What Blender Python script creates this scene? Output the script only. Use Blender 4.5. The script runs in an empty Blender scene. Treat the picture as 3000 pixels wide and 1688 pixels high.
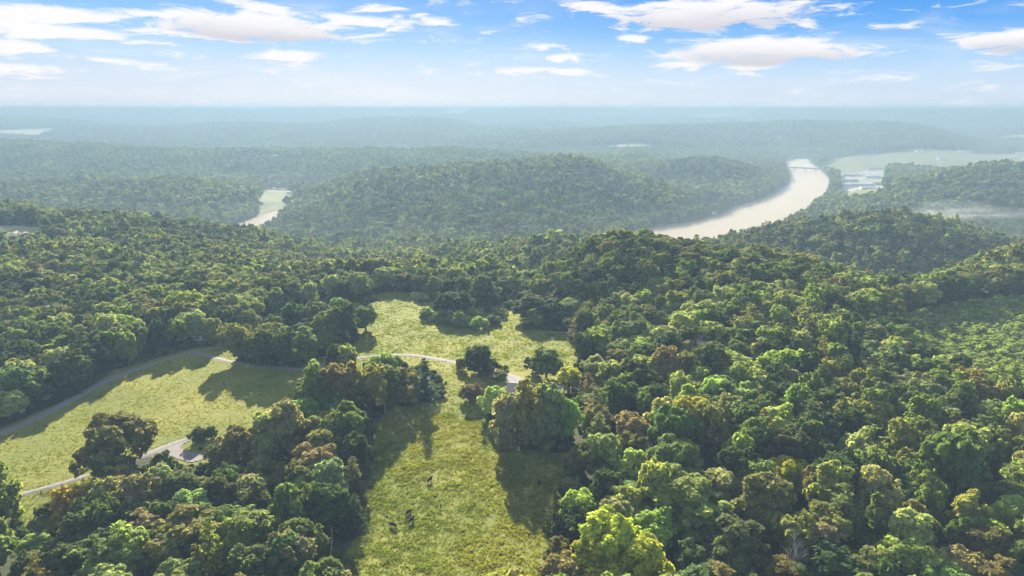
import bpy, bmesh, math, random
import numpy as np
from mathutils import Vector, Matrix

# ------------------------------------------------------------------ scene, camera, sky, sun
scn = bpy.context.scene
COL = scn.collection
R = math.radians
CAM_Z = 110.0
PITCH = R(14.8)
FPX, PCX, PCY = 2000.0, 1500.0, 844.0          # photograph 3000 x 1688
cam_d = bpy.data.cameras.new('camera')
cam_d.sensor_width = 36.0
cam_d.lens = 36.0 * FPX / 3000.0
cam_d.clip_start = 1.0
cam_d.clip_end = 90000.0
cam = bpy.data.objects.new('camera', cam_d)
cam.location = (0, 0, CAM_Z)
cam.rotation_euler = (math.pi / 2 - PITCH, 0, 0)
COL.objects.link(cam)
scn.camera = cam

SUN_EL, SUN_AZ = R(22.5), R(-8.0)              # azimuth from +Y, clockwise
sdir = Vector((math.sin(SUN_AZ) * math.cos(SUN_EL), math.cos(SUN_AZ) * math.cos(SUN_EL), math.sin(SUN_EL)))
sun_d = bpy.data.lights.new('sun', 'SUN')
sun_d.energy = 4.3
sun_d.angle = R(0.9)
sun_d.color = (1.0, 0.90, 0.74)
sun = bpy.data.objects.new('sun', sun_d)
sun.rotation_euler = sdir.to_track_quat('Z', 'Y').to_euler()
COL.objects.link(sun)

scn.view_settings.view_transform = 'Standard'
scn.view_settings.look = 'None'
scn.view_settings.gamma = 1.0
scn.view_settings.exposure = 2.68
scn.view_settings.use_curve_mapping = False
scn.cycles.use_denoising = True
scn.cycles.max_bounces = 6
scn.cycles.diffuse_bounces = 3
scn.cycles.transmission_bounces = 3
scn.cycles.transparent_max_bounces = 8
scn.cycles.volume_bounces = 1
scn.cycles.sample_clamp_indirect = 4.0

cp, sp = math.cos(PITCH), math.sin(PITCH)

def ray(px, py):
    u = (px - PCX) / FPX
    v = (PCY - py) / FPX
    return np.array([u, cp + v * sp, -sp + v * cp])

def angles(px, py):
    d = ray(px, py)
    return math.degrees(math.atan2(d[0], d[1])), math.degrees(math.atan2(d[2], math.hypot(d[0], d[1])))

class NT:
    """small helper for building node trees"""
    def __init__(self, tree):
        self.t = tree
        self.n = tree.nodes
        self.l = tree.links
    def node(self, typ, **kw):
        n = self.n.new(typ)
        for k, v in kw.items():
            setattr(n, k, v)
        return n
    def put(self, sock, val):
        if isinstance(val, bpy.types.NodeSocket):
            self.l.new(val, sock)
        elif val is not None:
            sock.default_value = val
    def math(self, op, a, b=None, c=None, clamp=False):
        n = self.n.new('ShaderNodeMath')
        n.operation = op
        n.use_clamp = clamp
        self.put(n.inputs[0], a)
        if b is not None: self.put(n.inputs[1], b)
        if c is not None: self.put(n.inputs[2], c)
        return n.outputs[0]
    def mix(self, fac, a, b, blend='MIX'):
        n = self.n.new('ShaderNodeMix')
        n.data_type = 'RGBA'
        n.blend_type = blend
        self.put(n.inputs[0], fac)
        self.put(n.inputs[6], a if not isinstance(a, tuple) else (*a[:3], 1))
        self.put(n.inputs[7], b if not isinstance(b, tuple) else (*b[:3], 1))
        return n.outputs[2]
    def ramp(self, fac, stops, interp='LINEAR'):
        n = self.n.new('ShaderNodeValToRGB')
        n.color_ramp.interpolation = interp
        el = n.color_ramp.elements
        while len(el) < len(stops):
            el.new(0.5)
        for e, (p, c) in zip(el, stops):
            e.position = p
            e.color = (*c, 1) if len(c) == 3 else c
        self.put(n.inputs[0], fac)
        return n.outputs[0]
    def noise(self, vec, scale, detail=4, rough=0.55, dist=0.0):
        n = self.n.new('ShaderNodeTexNoise')
        n.inputs['Scale'].default_value = scale
        n.inputs['Detail'].default_value = detail
        n.inputs['Roughness'].default_value = rough
        n.inputs['Distortion'].default_value = dist
        if vec is not None: self.l.new(vec, n.inputs['Vector'])
        return n.outputs[0]
    def smooth(self, v, lo, hi):
        n = self.n.new('ShaderNodeMapRange')
        n.interpolation_type = 'SMOOTHSTEP'
        self.put(n.inputs[0], v)
        n.inputs[1].default_value = lo
        n.inputs[2].default_value = hi
        return n.outputs[0]

world = bpy.data.worlds.new('World')
scn.world = world
world.use_nodes = True
w = NT(world.node_tree)
w.n.clear()
tc = w.node('ShaderNodeTexCoord')
sky = w.node('ShaderNodeTexSky', sky_type='NISHITA')
sky.sun_disc = False
sky.sun_elevation = SUN_EL
sky.sun_rotation = SUN_AZ
sky.altitude = 300
sky.air_density = 1.0
sky.dust_density = 0.6
sky.ozone_density = 2.0
sep = w.node('ShaderNodeSeparateXYZ')
w.l.new(tc.outputs['Generated'], sep.inputs[0])
X, Y_, Z_ = sep.outputs
hyp = w.math('SQRT', w.math('ADD', w.math('MULTIPLY', X, X), w.math('MULTIPLY', Y_, Y_)))
EL = w.math('MULTIPLY', w.math('ARCTAN2', Z_, hyp), 57.29578)       # elevation, degrees
AZ = w.math('MULTIPLY', w.math('ARCTAN2', X, Y_), 57.29578)         # azimuth, degrees
# deep clear-morning blue over a milky horizon: graded Nishita sky
eln = w.math('MULTIPLY', EL, 1 / 40.0, clamp=True)
azt = w.smooth(AZ, -45.0, 45.0)
def sky_ramp(stops):
    return w.ramp(eln, [(p / 40.0, tuple(c * 0.43 / 4.0 for c in col)) for p, col in stops])
grade_a = sky_ramp([(0, (2.45, 2.75, 3.2)), (2.6, (2.25, 2.70, 3.30)), (4.2, (1.75, 2.55, 3.4)), (6.2, (1.10, 2.15, 3.45)), (8.5, (0.62, 1.7, 3.3)), (16, (1.3, 2.15, 3.4)), (40, (1.8, 2.4, 3.3))])
grade_b = sky_ramp([(0, (2.4, 2.75, 3.25)), (2.2, (2.0, 2.65, 3.4)), (3.8, (1.30, 2.25, 3.5)), (5.8, (0.38, 1.45, 3.3)), (8.5, (0.06, 0.95, 3.0)), (16, (1.1, 2.0, 3.4)), (40, (1.8, 2.4, 3.3))])
grad = w.mix(1.0, w.mix(azt, grade_a, grade_b), (4.0, 4.0, 4.0), 'MULTIPLY')
skyc = w.mix(0.012, grad, sky.outputs[0])
# clouds: banks drawn in direction space (azimuth, elevation), broken up by noise
nv = w.node('ShaderNodeCombineXYZ')
w.put(nv.inputs[0], w.math('MULTIPLY', AZ, 0.055)); w.put(nv.inputs[1], w.math('MULTIPLY', EL, 0.26)); w.put(nv.inputs[2], 0.0)
n1 = w.noise(nv.outputs[0], 4.6, 9, 0.66, 0.6)
n2 = w.noise(nv.outputs[0], 1.3, 3, 0.5, 0.3)
wa = w.math('MULTIPLY_ADD', w.math('SUBTRACT', n2, 0.5), 5.0, AZ)
we = w.math('MULTIPLY_ADD', w.math('SUBTRACT', n1, 0.5), 1.1, EL)
CLOUDS = [  # px, py, half width px, half height px, slope, weight
    (190, 46, 300, 30, 0.05, 1.05), (200, 94, 300, 27, 0.10, 1.08), (520, 100, 200, 18, .08, .85), (960, 85, 180, 18, .05, .8), (430, 40, 160, 16, .05, .75), (40, 132, 120, 22, 0, .9), (750, 80, 300, 54, 0.06, 1.3),
    (760, 22, 120, 26, 0.1, .9), (1030, 62, 230, 28, 0.06, .9), (1110, 30, 120, 28, 0.1, .75), (1290, 68, 90, 20, 0.15, .8), (640, 108, 170, 22, .12, .8),
    (825, 166, 135, 24, 0.02, 1.0), (60, 205, 210, 26, 0.05, .85), (320, 180, 230, 18, 0.1, .75), (2080, 40, 400, 62, 0.0, 1.2),
    (2230, 150, 360, 52, 0.03, 1.25), (2990, 118, 165, 46, 0, 1.2), (1830, 113, 50, 16, 0, .9), (1660, 168, 90, 18, 0, .85),
    (1570, 207, 180, 16, 0, .8), (1960, 192, 110, 18, 0, .9), (1560, 140, 130, 17, 0, .6), (2170, 198, 150, 16, 0, .7), (1730, 20, 130, 30, .2, .7),
]
dens = None
shade = None
for (px, py, hw, hh, sl, wt) in CLOUDS:
    a0, e0 = angles(px, py)
    a1, _ = angles(px + hw, py)
    _, e1 = angles(px, py - hh)
    sa, se = abs(a1 - a0), abs(e1 - e0)
    da = w.math('MULTIPLY', w.math('SUBTRACT', wa, a0), 1 / sa)
    de = w.math('MULTIPLY_ADD', w.math('SUBTRACT', wa, a0), sl * 0.6, w.math('SUBTRACT', we, e0))
    de = w.math('MULTIPLY', de, 1 / se)
    d = w.math('SQRT', w.math('MULTIPLY_ADD', da, da, w.math('MULTIPLY', de, de)))
    g = w.math('MULTIPLY', w.math('SUBTRACT', 1.15, d), wt)
    if dens is None:
        dens, shade = g, w.math('MULTIPLY', g, 0)
    else:
        dens = w.math('MAXIMUM', dens, g)
    if wt > 1.1:
        low = w.math('MULTIPLY', w.smooth(w.math('MULTIPLY', de, -1.0), -0.5, 0.8), w.smooth(g, 0.15, 0.6))
        shade = w.math('MAXIMUM', shade, low)
# the same broken cloud carries on over the rest of the sky
pv = w.node('ShaderNodeCombineXYZ')
zz = w.math('ADD', w.math('MAXIMUM', Z_, 0.0), 0.10)
w.put(pv.inputs[0], w.math('DIVIDE', X, zz)); w.put(pv.inputs[1], w.math('DIVIDE', Y_, zz)); w.put(pv.inputs[2], 3.0)
n3 = w.noise(pv.outputs[0], 0.55, 6, 0.55, 0.5)
high = w.math('MULTIPLY', w.smooth(EL, 8.5, 13.0), w.math('MULTIPLY', w.math('SUBTRACT', n3, 0.50), 6.0))
dens = w.math('MAXIMUM', dens, high)
dens = w.math('ADD', dens, w.math('MULTIPLY', w.math('SUBTRACT', n1, 0.505), 3.4))
alpha = w.smooth(dens, 0.10, 0.72)
veil = w.math('MULTIPLY', w.smooth(n2, 0.42, 0.75), w.smooth(w.noise(nv.outputs[0], 2.2, 5, 0.6, 1.0), 0.35, 0.75))
alpha = w.math('MAXIMUM', w.math('MULTIPLY', alpha, 0.97), w.math('MULTIPLY', veil, 0.6))
cloudc = w.mix(w.math('MULTIPLY', shade, 0.8), (1.60, 1.57, 1.60), (0.97, 0.97, 1.07))
skyc = w.mix(alpha, skyc, cloudc)
bg = w.node('ShaderNodeBackground')
w.l.new(skyc, bg.inputs[0])
bg.inputs[1].default_value = 0.10
wo = w.node('ShaderNodeOutputWorld')
w.l.new(bg.outputs[0], wo.inputs[0])

# ------------------------------------------------------------------ terrain
RIVER_Z = -90.0
rng = np.random.default_rng(7)

def plane_pt(px, py, z):
    d = ray(px, py)
    t = (z - CAM_Z) / d[2]
    return np.array([d[0] * t, d[1] * t])

def ctl_Z(px, Y, z):                     # ground height z at forward distance Y, seen in picture column px
    a = (z - CAM_Z) / Y
    v = (a * cp + sp) / (cp - a * sp)
    return ((px - PCX) / FPX / (cp + v * sp), Y, z)

def ctl_G(px, py, Y, canopy=0.0):        # ground whose canopy top shows at (px, py), standing at distance Y
    d = ray(px, py)
    return (d[0] / d[1], Y, CAM_Z + Y * d[2] / d[1] - canopy)

T = 17.0
CTL = []
for px in (-600, 300, 1500, 2700, 3600):
    CTL.append(ctl_Z(px, 60, -2)); CTL.append(ctl_Z(px, 105, -1))
CTL += [ctl_Z(*c) for c in [
    (100, 200, -2), (500, 250, 0), (800, 280, 1), (300, 330, 0), (-100, 300, -3), (-400, 400, 0), (600, 170, -3), (150, 160, -4),
    (1250, 160, -3), (1300, 200, -1), (1300, 250, 1), (1400, 300, 1), (1560, 250, 2), (2000, 160, 2), (2500, 180, 2), (3000, 200, 1), (2000, 250, 4), (2500, 280, 3), (1800, 340, 3),
    (1000, 300, 1), (1130, 395, 1), (1300, 390, -2), (1500, 340, 0), (1480, 400, -5), (1130, 430, -1), (1130, 500, -18), (1130, 590, -38), (900, 380, 0), (700, 380, 0),
    (300, 450, 0), (0, 450, 0), (600, 450, -4), (-300, 600, -4), (0, 560, -6), (300, 560, -7), (600, 590, -16), (900, 580, -36),
    (1150, 620, -56), (1300, 540, -30), (1500, 520, -18), (1400, 610, -42),
    (2800, 420, 1), (2850, 340, 0), (3100, 340, 2), (2650, 370, 0), (3200, 460, 0), (2900, 500, -12),
    (2200, 590, -56), (2600, 570, -42), (3000, 560, -32), (1900, 600, -58), (3300, 620, -40),
    (300, 1250, -86), (0, 1200, -84), (700, 1150, -87), (-300, 1100, -70),
    (1100, 960, -87), (1500, 980, -87), (1800, 1080, -87), (1300, 960, -87), (2000, 1150, -88), (2300, 1120, -87),
    (900, 1650, -86), (800, 1900, -86), (2100, 1560, -86), (2450, 1900, -85), (2550, 2100, -85), (2500, 1700, -85), (2600, 2500, -84), (2900, 2500, -84), (3200, 2600, -82), (2350, 2500, -85),
    (2300, 1500, -86), (2600, 1250, -82), (2900, 1200, -78), (3300, 1250, -74),
    (200, 3300, -80), (700, 3400, -80), (1200, 3300, -82), (1800, 3000, -84), (2300, 3200, -84), (2900, 3300, -84), (3300, 3400, -80), (-400, 3200, -80),
]]

def ridge(pts, canopy, back, back_z):
    """crest points (px, py, distance); the ground falls away to back_z behind the crest"""
    for px, py, Y in pts:
        c = ctl_G(px, py, Y, canopy)
        CTL.append(c)
        CTL.append((c[0], Y * back, back_z))
        CTL.append((c[0], Y * (1 + back) / 2, c[2] * .42 + back_z * .58))

ridge([(-200, 600, 760), (60, 604, 770), (250, 618, 790), (450, 628, 780), (600, 640, 760), (760, 668, 740), (900, 702, 720), (1040, 738, 700)], T, 1.28, -84)
ridge([(1300, 712, 690), (1500, 702, 670), (1700, 692, 620)], T, 1.25, -80)
ridge([(1840, 690, 440), (2000, 702, 430), (2200, 742, 430), (2500, 812, 440), (2680, 850, 450), (1660, 760, 430)], 13, 1.24, -62)
ridge([(2620, 606, 760), (2450, 622, 780), (2300, 645, 800), (2080, 690, 840), (2800, 640, 750), (2960, 690, 730), (3200, 740, 720)], T, 1.22, -80)
ridge([(2900, 478, 1500), (2780, 500, 1500), (2650, 525, 1500), (3050, 485, 1500), (3300, 470, 1550)], T, 1.2, -84)
ridge([(1640, 460, 1480), (1480, 464, 1480), (1300, 478, 1480), (1150, 490, 1470), (1040, 497, 1450), (930, 560, 1420), (1780, 480, 1470), (1900, 525, 1440), (2020, 575, 1400)], T, 1.22, -85)
ridge([(2130, 450, 1880), (2000, 458, 1900), (2230, 485, 1850)], T, 1.15, -85)
ridge([(300, 527, 1480), (600, 535, 1480), (0, 532, 1480), (-300, 520, 1500)], T, 1.18, -85)
ridge([(60, 418, 2350), (300, 425, 2400), (550, 428, 2400), (850, 432, 2400), (1100, 436, 2350), (1350, 430, 2350), (1600, 445, 2350), (1850, 462, 2300), (-300, 420, 2400)], T, 1.18, -82)
ridge([(2000, 366, 3800), (2150, 360, 3800), (2300, 354, 3800), (2500, 358, 3800), (2700, 368, 3800), (2830, 405, 3700), (1750, 374, 3900), (1500, 384, 3900)], 12, 1.2, -75)
ridge([(250, 358, 4400), (600, 362, 4500), (-200, 350, 4500), (850, 366, 4500), (1100, 345, 4800), (1350, 352, 4700), (1600, 358, 5000), (3000, 350, 5200), (400, 372, 4000)], 12, 1.22, -70)
CTL = np.array(CTL)
QU, QL = 1.0, 0.8
cq = np.stack([CTL[:, 0] * QU, np.log(CTL[:, 1]) * QL], 1)
CC = 0.05

def _phi(r2):
    return np.sqrt(r2 + CC * CC)

n_c = len(cq)
A = np.zeros((n_c + 3, n_c + 3))
A[:n_c, :n_c] = _phi(((cq[:, None] - cq[None]) ** 2).sum(2)) - np.eye(n_c) * 0.004
A[:n_c, n_c:] = np.c_[np.ones(n_c), cq]
A[n_c:, :n_c] = A[:n_c, n_c:].T
WT = np.linalg.solve(A, np.r_[CTL[:, 2], 0, 0, 0])

def hash2(ix, iy, s):
    h = (ix * 374761393 + iy * 668265263 + s * 974634757) & 0xFFFFFFFF
    h = ((h ^ (h >> 13)) * 1274126177) & 0xFFFFFFFF
    return ((h ^ (h >> 16)) & 0xFFFF) / 65535.0

def vnoise(x, y, s=0):
    x = np.asarray(x, float); y = np.asarray(y, float)
    ix = np.floor(x).astype(np.int64); iy = np.floor(y).astype(np.int64)
    fx = x - ix; fy = y - iy
    fx = fx * fx * (3 - 2 * fx); fy = fy * fy * (3 - 2 * fy)
    a = hash2(ix, iy, s); b = hash2(ix + 1, iy, s); c = hash2(ix, iy + 1, s); d = hash2(ix + 1, iy + 1, s)
    return (a * (1 - fx) + b * fx) * (1 - fy) + (c * (1 - fx) + d * fx) * fy

def fbm(x, y, s=0, o=4):
    t = 0; a = 0.5
    for k in range(o):
        t = t + a * vnoise(np.asarray(x) * 2 ** k, np.asarray(y) * 2 ** k, s + k); a *= 0.5
    return t

# river banks: picture points on the water level
RIV = [
    [(1760, 735), (1800, 705), (1870, 680), (1940, 664), (2000, 657), (2060, 645), (2110, 629), (2155, 607), (2225, 587), (2272, 568), (2312, 535), (2310, 516), (2299, 489), (2303, 472), (2330, 466),
     (2367, 466), (2372, 478), (2396, 494), (2429, 525), (2424, 555), (2420, 580), (2400, 600), (2360, 625), (2300, 660), (2230, 710), (2000, 770), (1800, 775)],
    [(560, 700), (690, 661), (735, 645), (790, 626), (840, 613), (850, 622), (800, 648), (760, 680), (700, 730)],
    [(750, 546), (850, 540), (940, 544), (950, 556), (860, 556), (780, 553)],
]
RIVW = [np.array([plane_pt(px, py, RIVER_Z) for px, py in poly]) for poly in RIV]

def inside(poly, x, y):
    r = np.zeros(x.shape, bool)
    n = len(poly)
    for i in range(n):
        x1, y1 = poly[i]; x2, y2 = poly[(i + 1) % n]
        if y1 == y2: continue
        c = ((y1 > y) != (y2 > y)) & (x < (x2 - x1) * (y - y1) / (y2 - y1) + x1)
        r ^= c
    return r

def edge_dist(poly, x, y):
    best = np.full(x.shape, 1e9)
    n = len(poly)
    for i in range(n):
        a = poly[i]; b = poly[(i + 1) % n]
        ab = b - a
        t = np.clip(((x - a[0]) * ab[0] + (y - a[1]) * ab[1]) / (ab @ ab + 1e-9), 0, 1)
        best = np.minimum(best, np.hypot(x - a[0] - t * ab[0], y - a[1] - t * ab[1]))
    return best

def river_sd(x, y):
    """signed distance to the water: negative in the river"""
    x = np.asarray(x, float); y = np.asarray(y, float)
    sd = np.full(x.shape, 1e6)
    m = (y > 800) & (y < 3800) & (np.abs(x) < 2600)
    if m.any():
        xs, ys = x[m], y[m]
        s = np.full(xs.shape, 1e6)
        for p in RIVW:
            e = edge_dist(p, xs, ys)
            s = np.minimum(s, np.where(inside(p, xs, ys), -e, e))
        sd[m] = s
    return sd

def H(x, y):
    x = np.atleast_1d(np.asarray(x, float)); y = np.atleast_1d(np.asarray(y, float))
    shp = x.shape
    x = x.ravel(); y = y.ravel()
    out = np.empty(x.shape)
    for i in range(0, len(x), 60000):
        xs, ys = x[i:i + 60000], y[i:i + 60000]
        yc = np.clip(ys, 60, 9000)
        u = np.clip(xs / np.maximum(ys, 60), -1.05, 1.05)
        q0 = u * QU; q1 = np.log(yc) * QL
        z = WT[n_c] + WT[n_c + 1] * q0 + WT[n_c + 2] * q1
        for k in range(n_c):
            z = z + WT[k] * _phi((q0 - cq[k, 0]) ** 2 + (q1 - cq[k, 1]) ** 2)
        d = np.hypot(xs, np.maximum(ys, 0))
        far = np.clip((d - 5200) / 1500, 0, 1)
        rid = 1 - np.abs(2 * fbm(xs / 3000 + 7.3, ys / 1500 + 1.7, 3, 5) - 0.94) * 2.0
        zf = -70 + np.clip(rid, 0, 1) ** 1.5 * (135 + d * 0.004) 
        zf = np.minimum(zf, 86)
        z = z * (1 - far) + zf * far
        amp = np.interp(d, [0, 150, 500, 900, 2000, 5000], [0.3, 0.7, 2.6, 9, 18, 26])
        sc = np.interp(d, [0, 600, 1500, 5000], [45, 85, 150, 420])
        z = z + amp * (fbm(xs / sc, ys / sc, 11, 4) - 0.47) * 1.6
        z = np.where(ys > 900, np.maximum(z, -86 + 2 * vnoise(xs / 90, ys / 90, 5)), z)
        sd = river_sd(xs, ys)
        cap = np.where(sd > 0, -88.6 + 0.03 * np.minimum(sd, 60) + np.maximum(sd - 40, 0) * 0.35, -90 - np.minimum(-sd * 0.4, 5) )
        z = np.minimum(z, cap)
        out[i:i + 60000] = z
    return out.reshape(shp)

def H1(x, y):
    return float(H(np.array([x]), np.array([y]))[0])

_ts = np.geomspace(60, 14000, 900)

def hits(pts, lift=0.0):
    """ground points (x, y) under the picture points: march each view ray down to the terrain (+lift)"""
    res = []
    for px, py in pts:
        d = ray(px, py)
        zs = CAM_Z + _ts * d[2]
        hz = H(d[0] * _ts, d[1] * _ts) + lift
        k = np.argmax(zs < hz)
        if not (zs < hz).any(): k = len(_ts) - 1
        t0, t1 = _ts[max(k - 1, 0)], _ts[k]
        for _ in range(3):
            ts = np.linspace(t0, t1, 12)
            b = CAM_Z + ts * d[2] < H(d[0] * ts, d[1] * ts) + lift
            j = int(np.argmax(b)) if b.any() else 11
            t0, t1 = ts[max(j - 1, 0)], ts[j]
        t = (t0 + t1) / 2
        res.append((d[0] * t, d[1] * t))
    return np.array(res)

# ---- land cover, as polygons on the ground
def ground_poly(pts):
    return hits(pts)

OPEN = {}
OPEN['field'] = ground_poly([(-260, 1400), (0, 1255), (120, 1205), (250, 1145), (330, 1085), (400, 1068), (480, 1045), (560, 1022), (665, 1004), (720, 1006), (690, 1060), (880, 1078), (940, 1095),
                             (930, 1180), (760, 1262), (640, 1290), (560, 1290), (480, 1315), (250, 1400), (48, 1458), (-60, 1510), (-250, 1500)])
OPEN['meadow'] = ground_poly([(880, 1050), (1000, 1040), (1060, 985), (1095, 930), (1100, 860), (1180, 855), (1250, 872), (1300, 892), (1420, 900), (1515, 880), (1530, 965), (1650, 972), (1690, 1010), (1690, 1090),
                              (1660, 1160), (1500, 1160), (1440, 1200), (1430, 1240), (1310, 1235), (1180, 1200), (1300, 1165), (1290, 1090), (1150, 1060), (1000, 1085), (880, 1092)])
OPEN['pasture'] = ground_poly([(1150, 1185), (1310, 1210), (1430, 1232), (1470, 1310), (1660, 1330), (1650, 1400), (1630, 1480), (1608, 1600), (1590, 1740), (930, 1740), (1000, 1640), (1050, 1560), (1078, 1420),
                               (1095, 1300), (1105, 1240)])
OPEN['clearing'] = ground_poly([(40, 1455), (270, 1398), (300, 1420), (200, 1480), (175, 1530), (60, 1545), (30, 1500)])
OPEN['yard'] = ground_poly([(430, 1335), (560, 1280), (660, 1285), (650, 1330), (600, 1365), (500, 1362)])
OPEN['weeds'] = ground_poly([(2600, 935), (2700, 905), (2850, 882), (3000, 866), (3250, 832), (3500, 1150), (3050, 1190), (2850, 1140), (2720, 1075)])
OPEN['patch'] = ground_poly([(705, 990), (780, 925), (900, 897), (1050, 885), (1095, 930), (1060, 985), (1000, 1000), (880, 995), (760, 990)])
FARF = {}
FARF['straw_a'] = hits([(-200, 684), (0, 660), (125, 664), (112, 680), (0, 684)])
FARF['green_a'] = np.array([plane_pt(px, py, -85) for px, py in [(768, 560), (872, 564), (870, 585), (840, 605), (800, 622), (752, 630), (758, 595)]])
FARF['straw_b'] = np.array([plane_pt(px, py, -85) for px, py in [(775, 553), (900, 556), (880, 563), (780, 562)]])
FARF['green_b'] = np.array([plane_pt(px, py, -85) for px, py in [(1990, 622), (2070, 592), (2125, 588), (2090, 610), (2020, 632)]])
FARF['straw_c'] = np.array([plane_pt(px, py, -85) for px, py in [(2060, 616), (2098, 600), (2098, 608), (2072, 624)]])
FARF['green_c'] = np.array([plane_pt(px, py, -85) for px, py in [(2462, 566), (2600, 562), (2620, 585), (2560, 606), (2480, 600)]])
FARF['plant'] = np.array([plane_pt(px, py, -85) for px, py in [(2455, 508), (2600, 492), (2585, 566), (2458, 572)]])
FARF['green_d'] = np.array([plane_pt(px, py, -85) for px, py in [(2400, 494), (2440, 462), (2700, 450), (3100, 452), (3200, 500), (2760, 508), (2600, 496), (2455, 510)]])
FARF['straw_d'] = np.array([plane_pt(px, py, -85) for px, py in [(2440, 472), (2480, 462), (2560, 462), (2500, 473)]])
FARF['green_e'] = hits([(655, 462), (720, 455), (815, 458), (820, 470), (720, 474)])
FARF['straw_e'] = hits([(2340, 432), (2400, 430), (2405, 441), (2360, 443)])

def cover(x, y):
    """grass, straw and plant-yard masks"""
    g = np.zeros(x.shape); s = np.zeros(x.shape); p = np.zeros(x.shape); wd = np.zeros(x.shape)
    for k, poly in OPEN.items():
        i = inside(poly, x, y)
        if k == 'weeds': wd[i] = 1
        else: g[i] = 1
    for k, poly in FARF.items():
        i = inside(poly, x, y)
        if k.startswith('green'): wd[i] = 1
        elif k.startswith('straw'): s[i] = 1
        else: p[i] = 1
    d = np.hypot(x, y)
    far = d > 3100
    f = fbm(x / 520, y / 260, 21, 3)
    zz = far & (f > 0.60)
    wd[zz] = 1
    z2 = far & (f > 0.69)
    wd[z2] = 0; s[z2] = 1
    return g, s, p, wd

def obj(name, me, parent=None, **props):
    o = bpy.data.objects.new(name, me)
    COL.objects.link(o)
    if parent is not None: o.parent = parent
    for k, v in props.items(): o[k] = v
    return o

def empty(name, loc, rz=0.0, **props):
    o = obj(name, None, **props)
    o.location = loc
    o.rotation_euler = (0, 0, rz)
    o.empty_display_size = 0.5
    return o

def mesh(name, v, f, mat=None, smooth=False):
    me = bpy.data.meshes.new(name)
    v = np.asarray(v, np.float32)
    if isinstance(f, np.ndarray):
        me.vertices.add(len(v)); me.vertices.foreach_set('co', v.ravel())
        k = f.shape[1]
        me.loops.add(f.size); me.loops.foreach_set('vertex_index', f.ravel().astype(np.int32))
        me.polygons.add(len(f))
        me.polygons.foreach_set('loop_start', np.arange(0, f.size, k, dtype=np.int32))
        me.update(calc_edges=True)
    else:
        me.from_pydata([tuple(p) for p in v], [], f)
        me.update()
    if mat: me.materials.append(mat)
    if smooth: me.polygons.foreach_set('use_smooth', np.ones(len(me.polygons), bool))
    return me

def material(name):
    m = bpy.data.materials.new(name)
    m.use_nodes = True
    t = NT(m.node_tree)
    t.n.clear()
    out = t.node('ShaderNodeOutputMaterial')
    return m, t, out

def simple_mat(name, col, rough=0.8, var=0.15, scale=2.0, metal=0.0, bump=0.0):
    m, t, out = material(name)
    p = t.node('ShaderNodeBsdfPrincipled')
    co = t.node('ShaderNodeTexCoord')
    n = t.noise(co.outputs['Object'], scale, 5, 0.6)
    c = t.mix(n, tuple(max(0, c * (1 - 2 * var)) for c in col), tuple(c * (1 + 2 * var) for c in col))
    t.l.new(c, p.inputs['Base Color'])
    p.inputs['Roughness'].default_value = rough
    p.inputs['Metallic'].default_value = metal
    p.inputs['Specular IOR Level'].default_value = 0.3
    if bump:
        b = t.node('ShaderNodeBump')
        b.inputs['Distance'].default_value = bump
        t.l.new(n, b.inputs['Height']); t.l.new(b.outputs[0], p.inputs['Normal'])
    t.l.new(p.outputs[0], out.inputs[0])
    return m

# ground sheet: fine polar fan in front, coarse behind
front = np.linspace(-52, 52, 560)
back = np.linspace(52, 308, 70)[1:-1]
ang = np.radians(np.r_[front, back])
rad = np.r_[np.geomspace(12, 120, 30)[:-1], np.geomspace(120, 620, 300)[:-1], np.geomspace(620, 28000, 260)]
AA, RR = np.meshgrid(ang, rad)
gx = (RR * np.sin(AA)).ravel(); gy = (RR * np.cos(AA)).ravel()
gz = H(gx, gy)
na, nr = len(ang), len(rad)
ii = np.arange(na); jn = (ii + 1) % na
faces = []
base = (np.arange(nr - 1) * na)[:, None]
fq = np.stack([base + ii, base + jn, base + na + jn, base + na + ii], -1).reshape(-1, 4)
gv = np.r_[np.c_[gx, gy, gz], [[0, 0, H1(0, 0.1)]]]
gme = mesh('ground', gv, fq[:, ::-1].copy(), smooth=True)
g_, s_, p_, wd_ = cover(gv[:, 0], gv[:, 1])
ca = gme.attributes.new('cover', 'FLOAT_COLOR', 'POINT')
ca.data.foreach_set('color', np.c_[g_, s_, p_, wd_].astype(np.float32).ravel())
# close the hole under the camera
bm = bmesh.new(); bm.from_mesh(gme); bm.verts.ensure_lookup_table()
c0 = bm.verts[len(gv) - 1]
for i in range(na):
    bm.faces.new((c0, bm.verts[(i + 1) % na], bm.verts[i])) 
bm.to_mesh(gme); bm.free()

mg, t, out = material('ground')
at = t.node('ShaderNodeAttribute', attribute_name='cover')
sc_ = t.node('ShaderNodeSeparateColor'); t.l.new(at.outputs['Color'], sc_.inputs[0])
ge = t.node('ShaderNodeNewGeometry')
pos = ge.outputs['Position']
na1 = t.noise(pos, 0.035, 5, 0.6)
na2 = t.noise(pos, 0.5, 6, 0.7)
na3 = t.noise(pos, 0.006, 4, 0.6)
floor_c = t.mix(na2, (0.022, 0.028, 0.012), (0.062, 0.066, 0.030))
grass = t.mix(t.smooth(na1, 0.35, 0.68), (0.116, 0.134, 0.022), (0.180, 0.172, 0.032))
grass = t.mix(t.math('MULTIPLY', t.smooth(na2, 0.45, 0.75), 0.45), grass, (0.080, 0.110, 0.020))
grass = t.mix(t.math('MULTIPLY', t.smooth(na3, 0.5, 0.7), 0.35), grass, (0.26, 0.23, 0.09))
straw = t.mix(na1, (0.26, 0.22, 0.13), (0.38, 0.32, 0.20))
yard = t.mix(t.smooth(t.noise(pos, 0.05, 3, 0.5), 0.4, 0.6), (0.14, 0.16, 0.10), (0.36, 0.32, 0.30))
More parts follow.
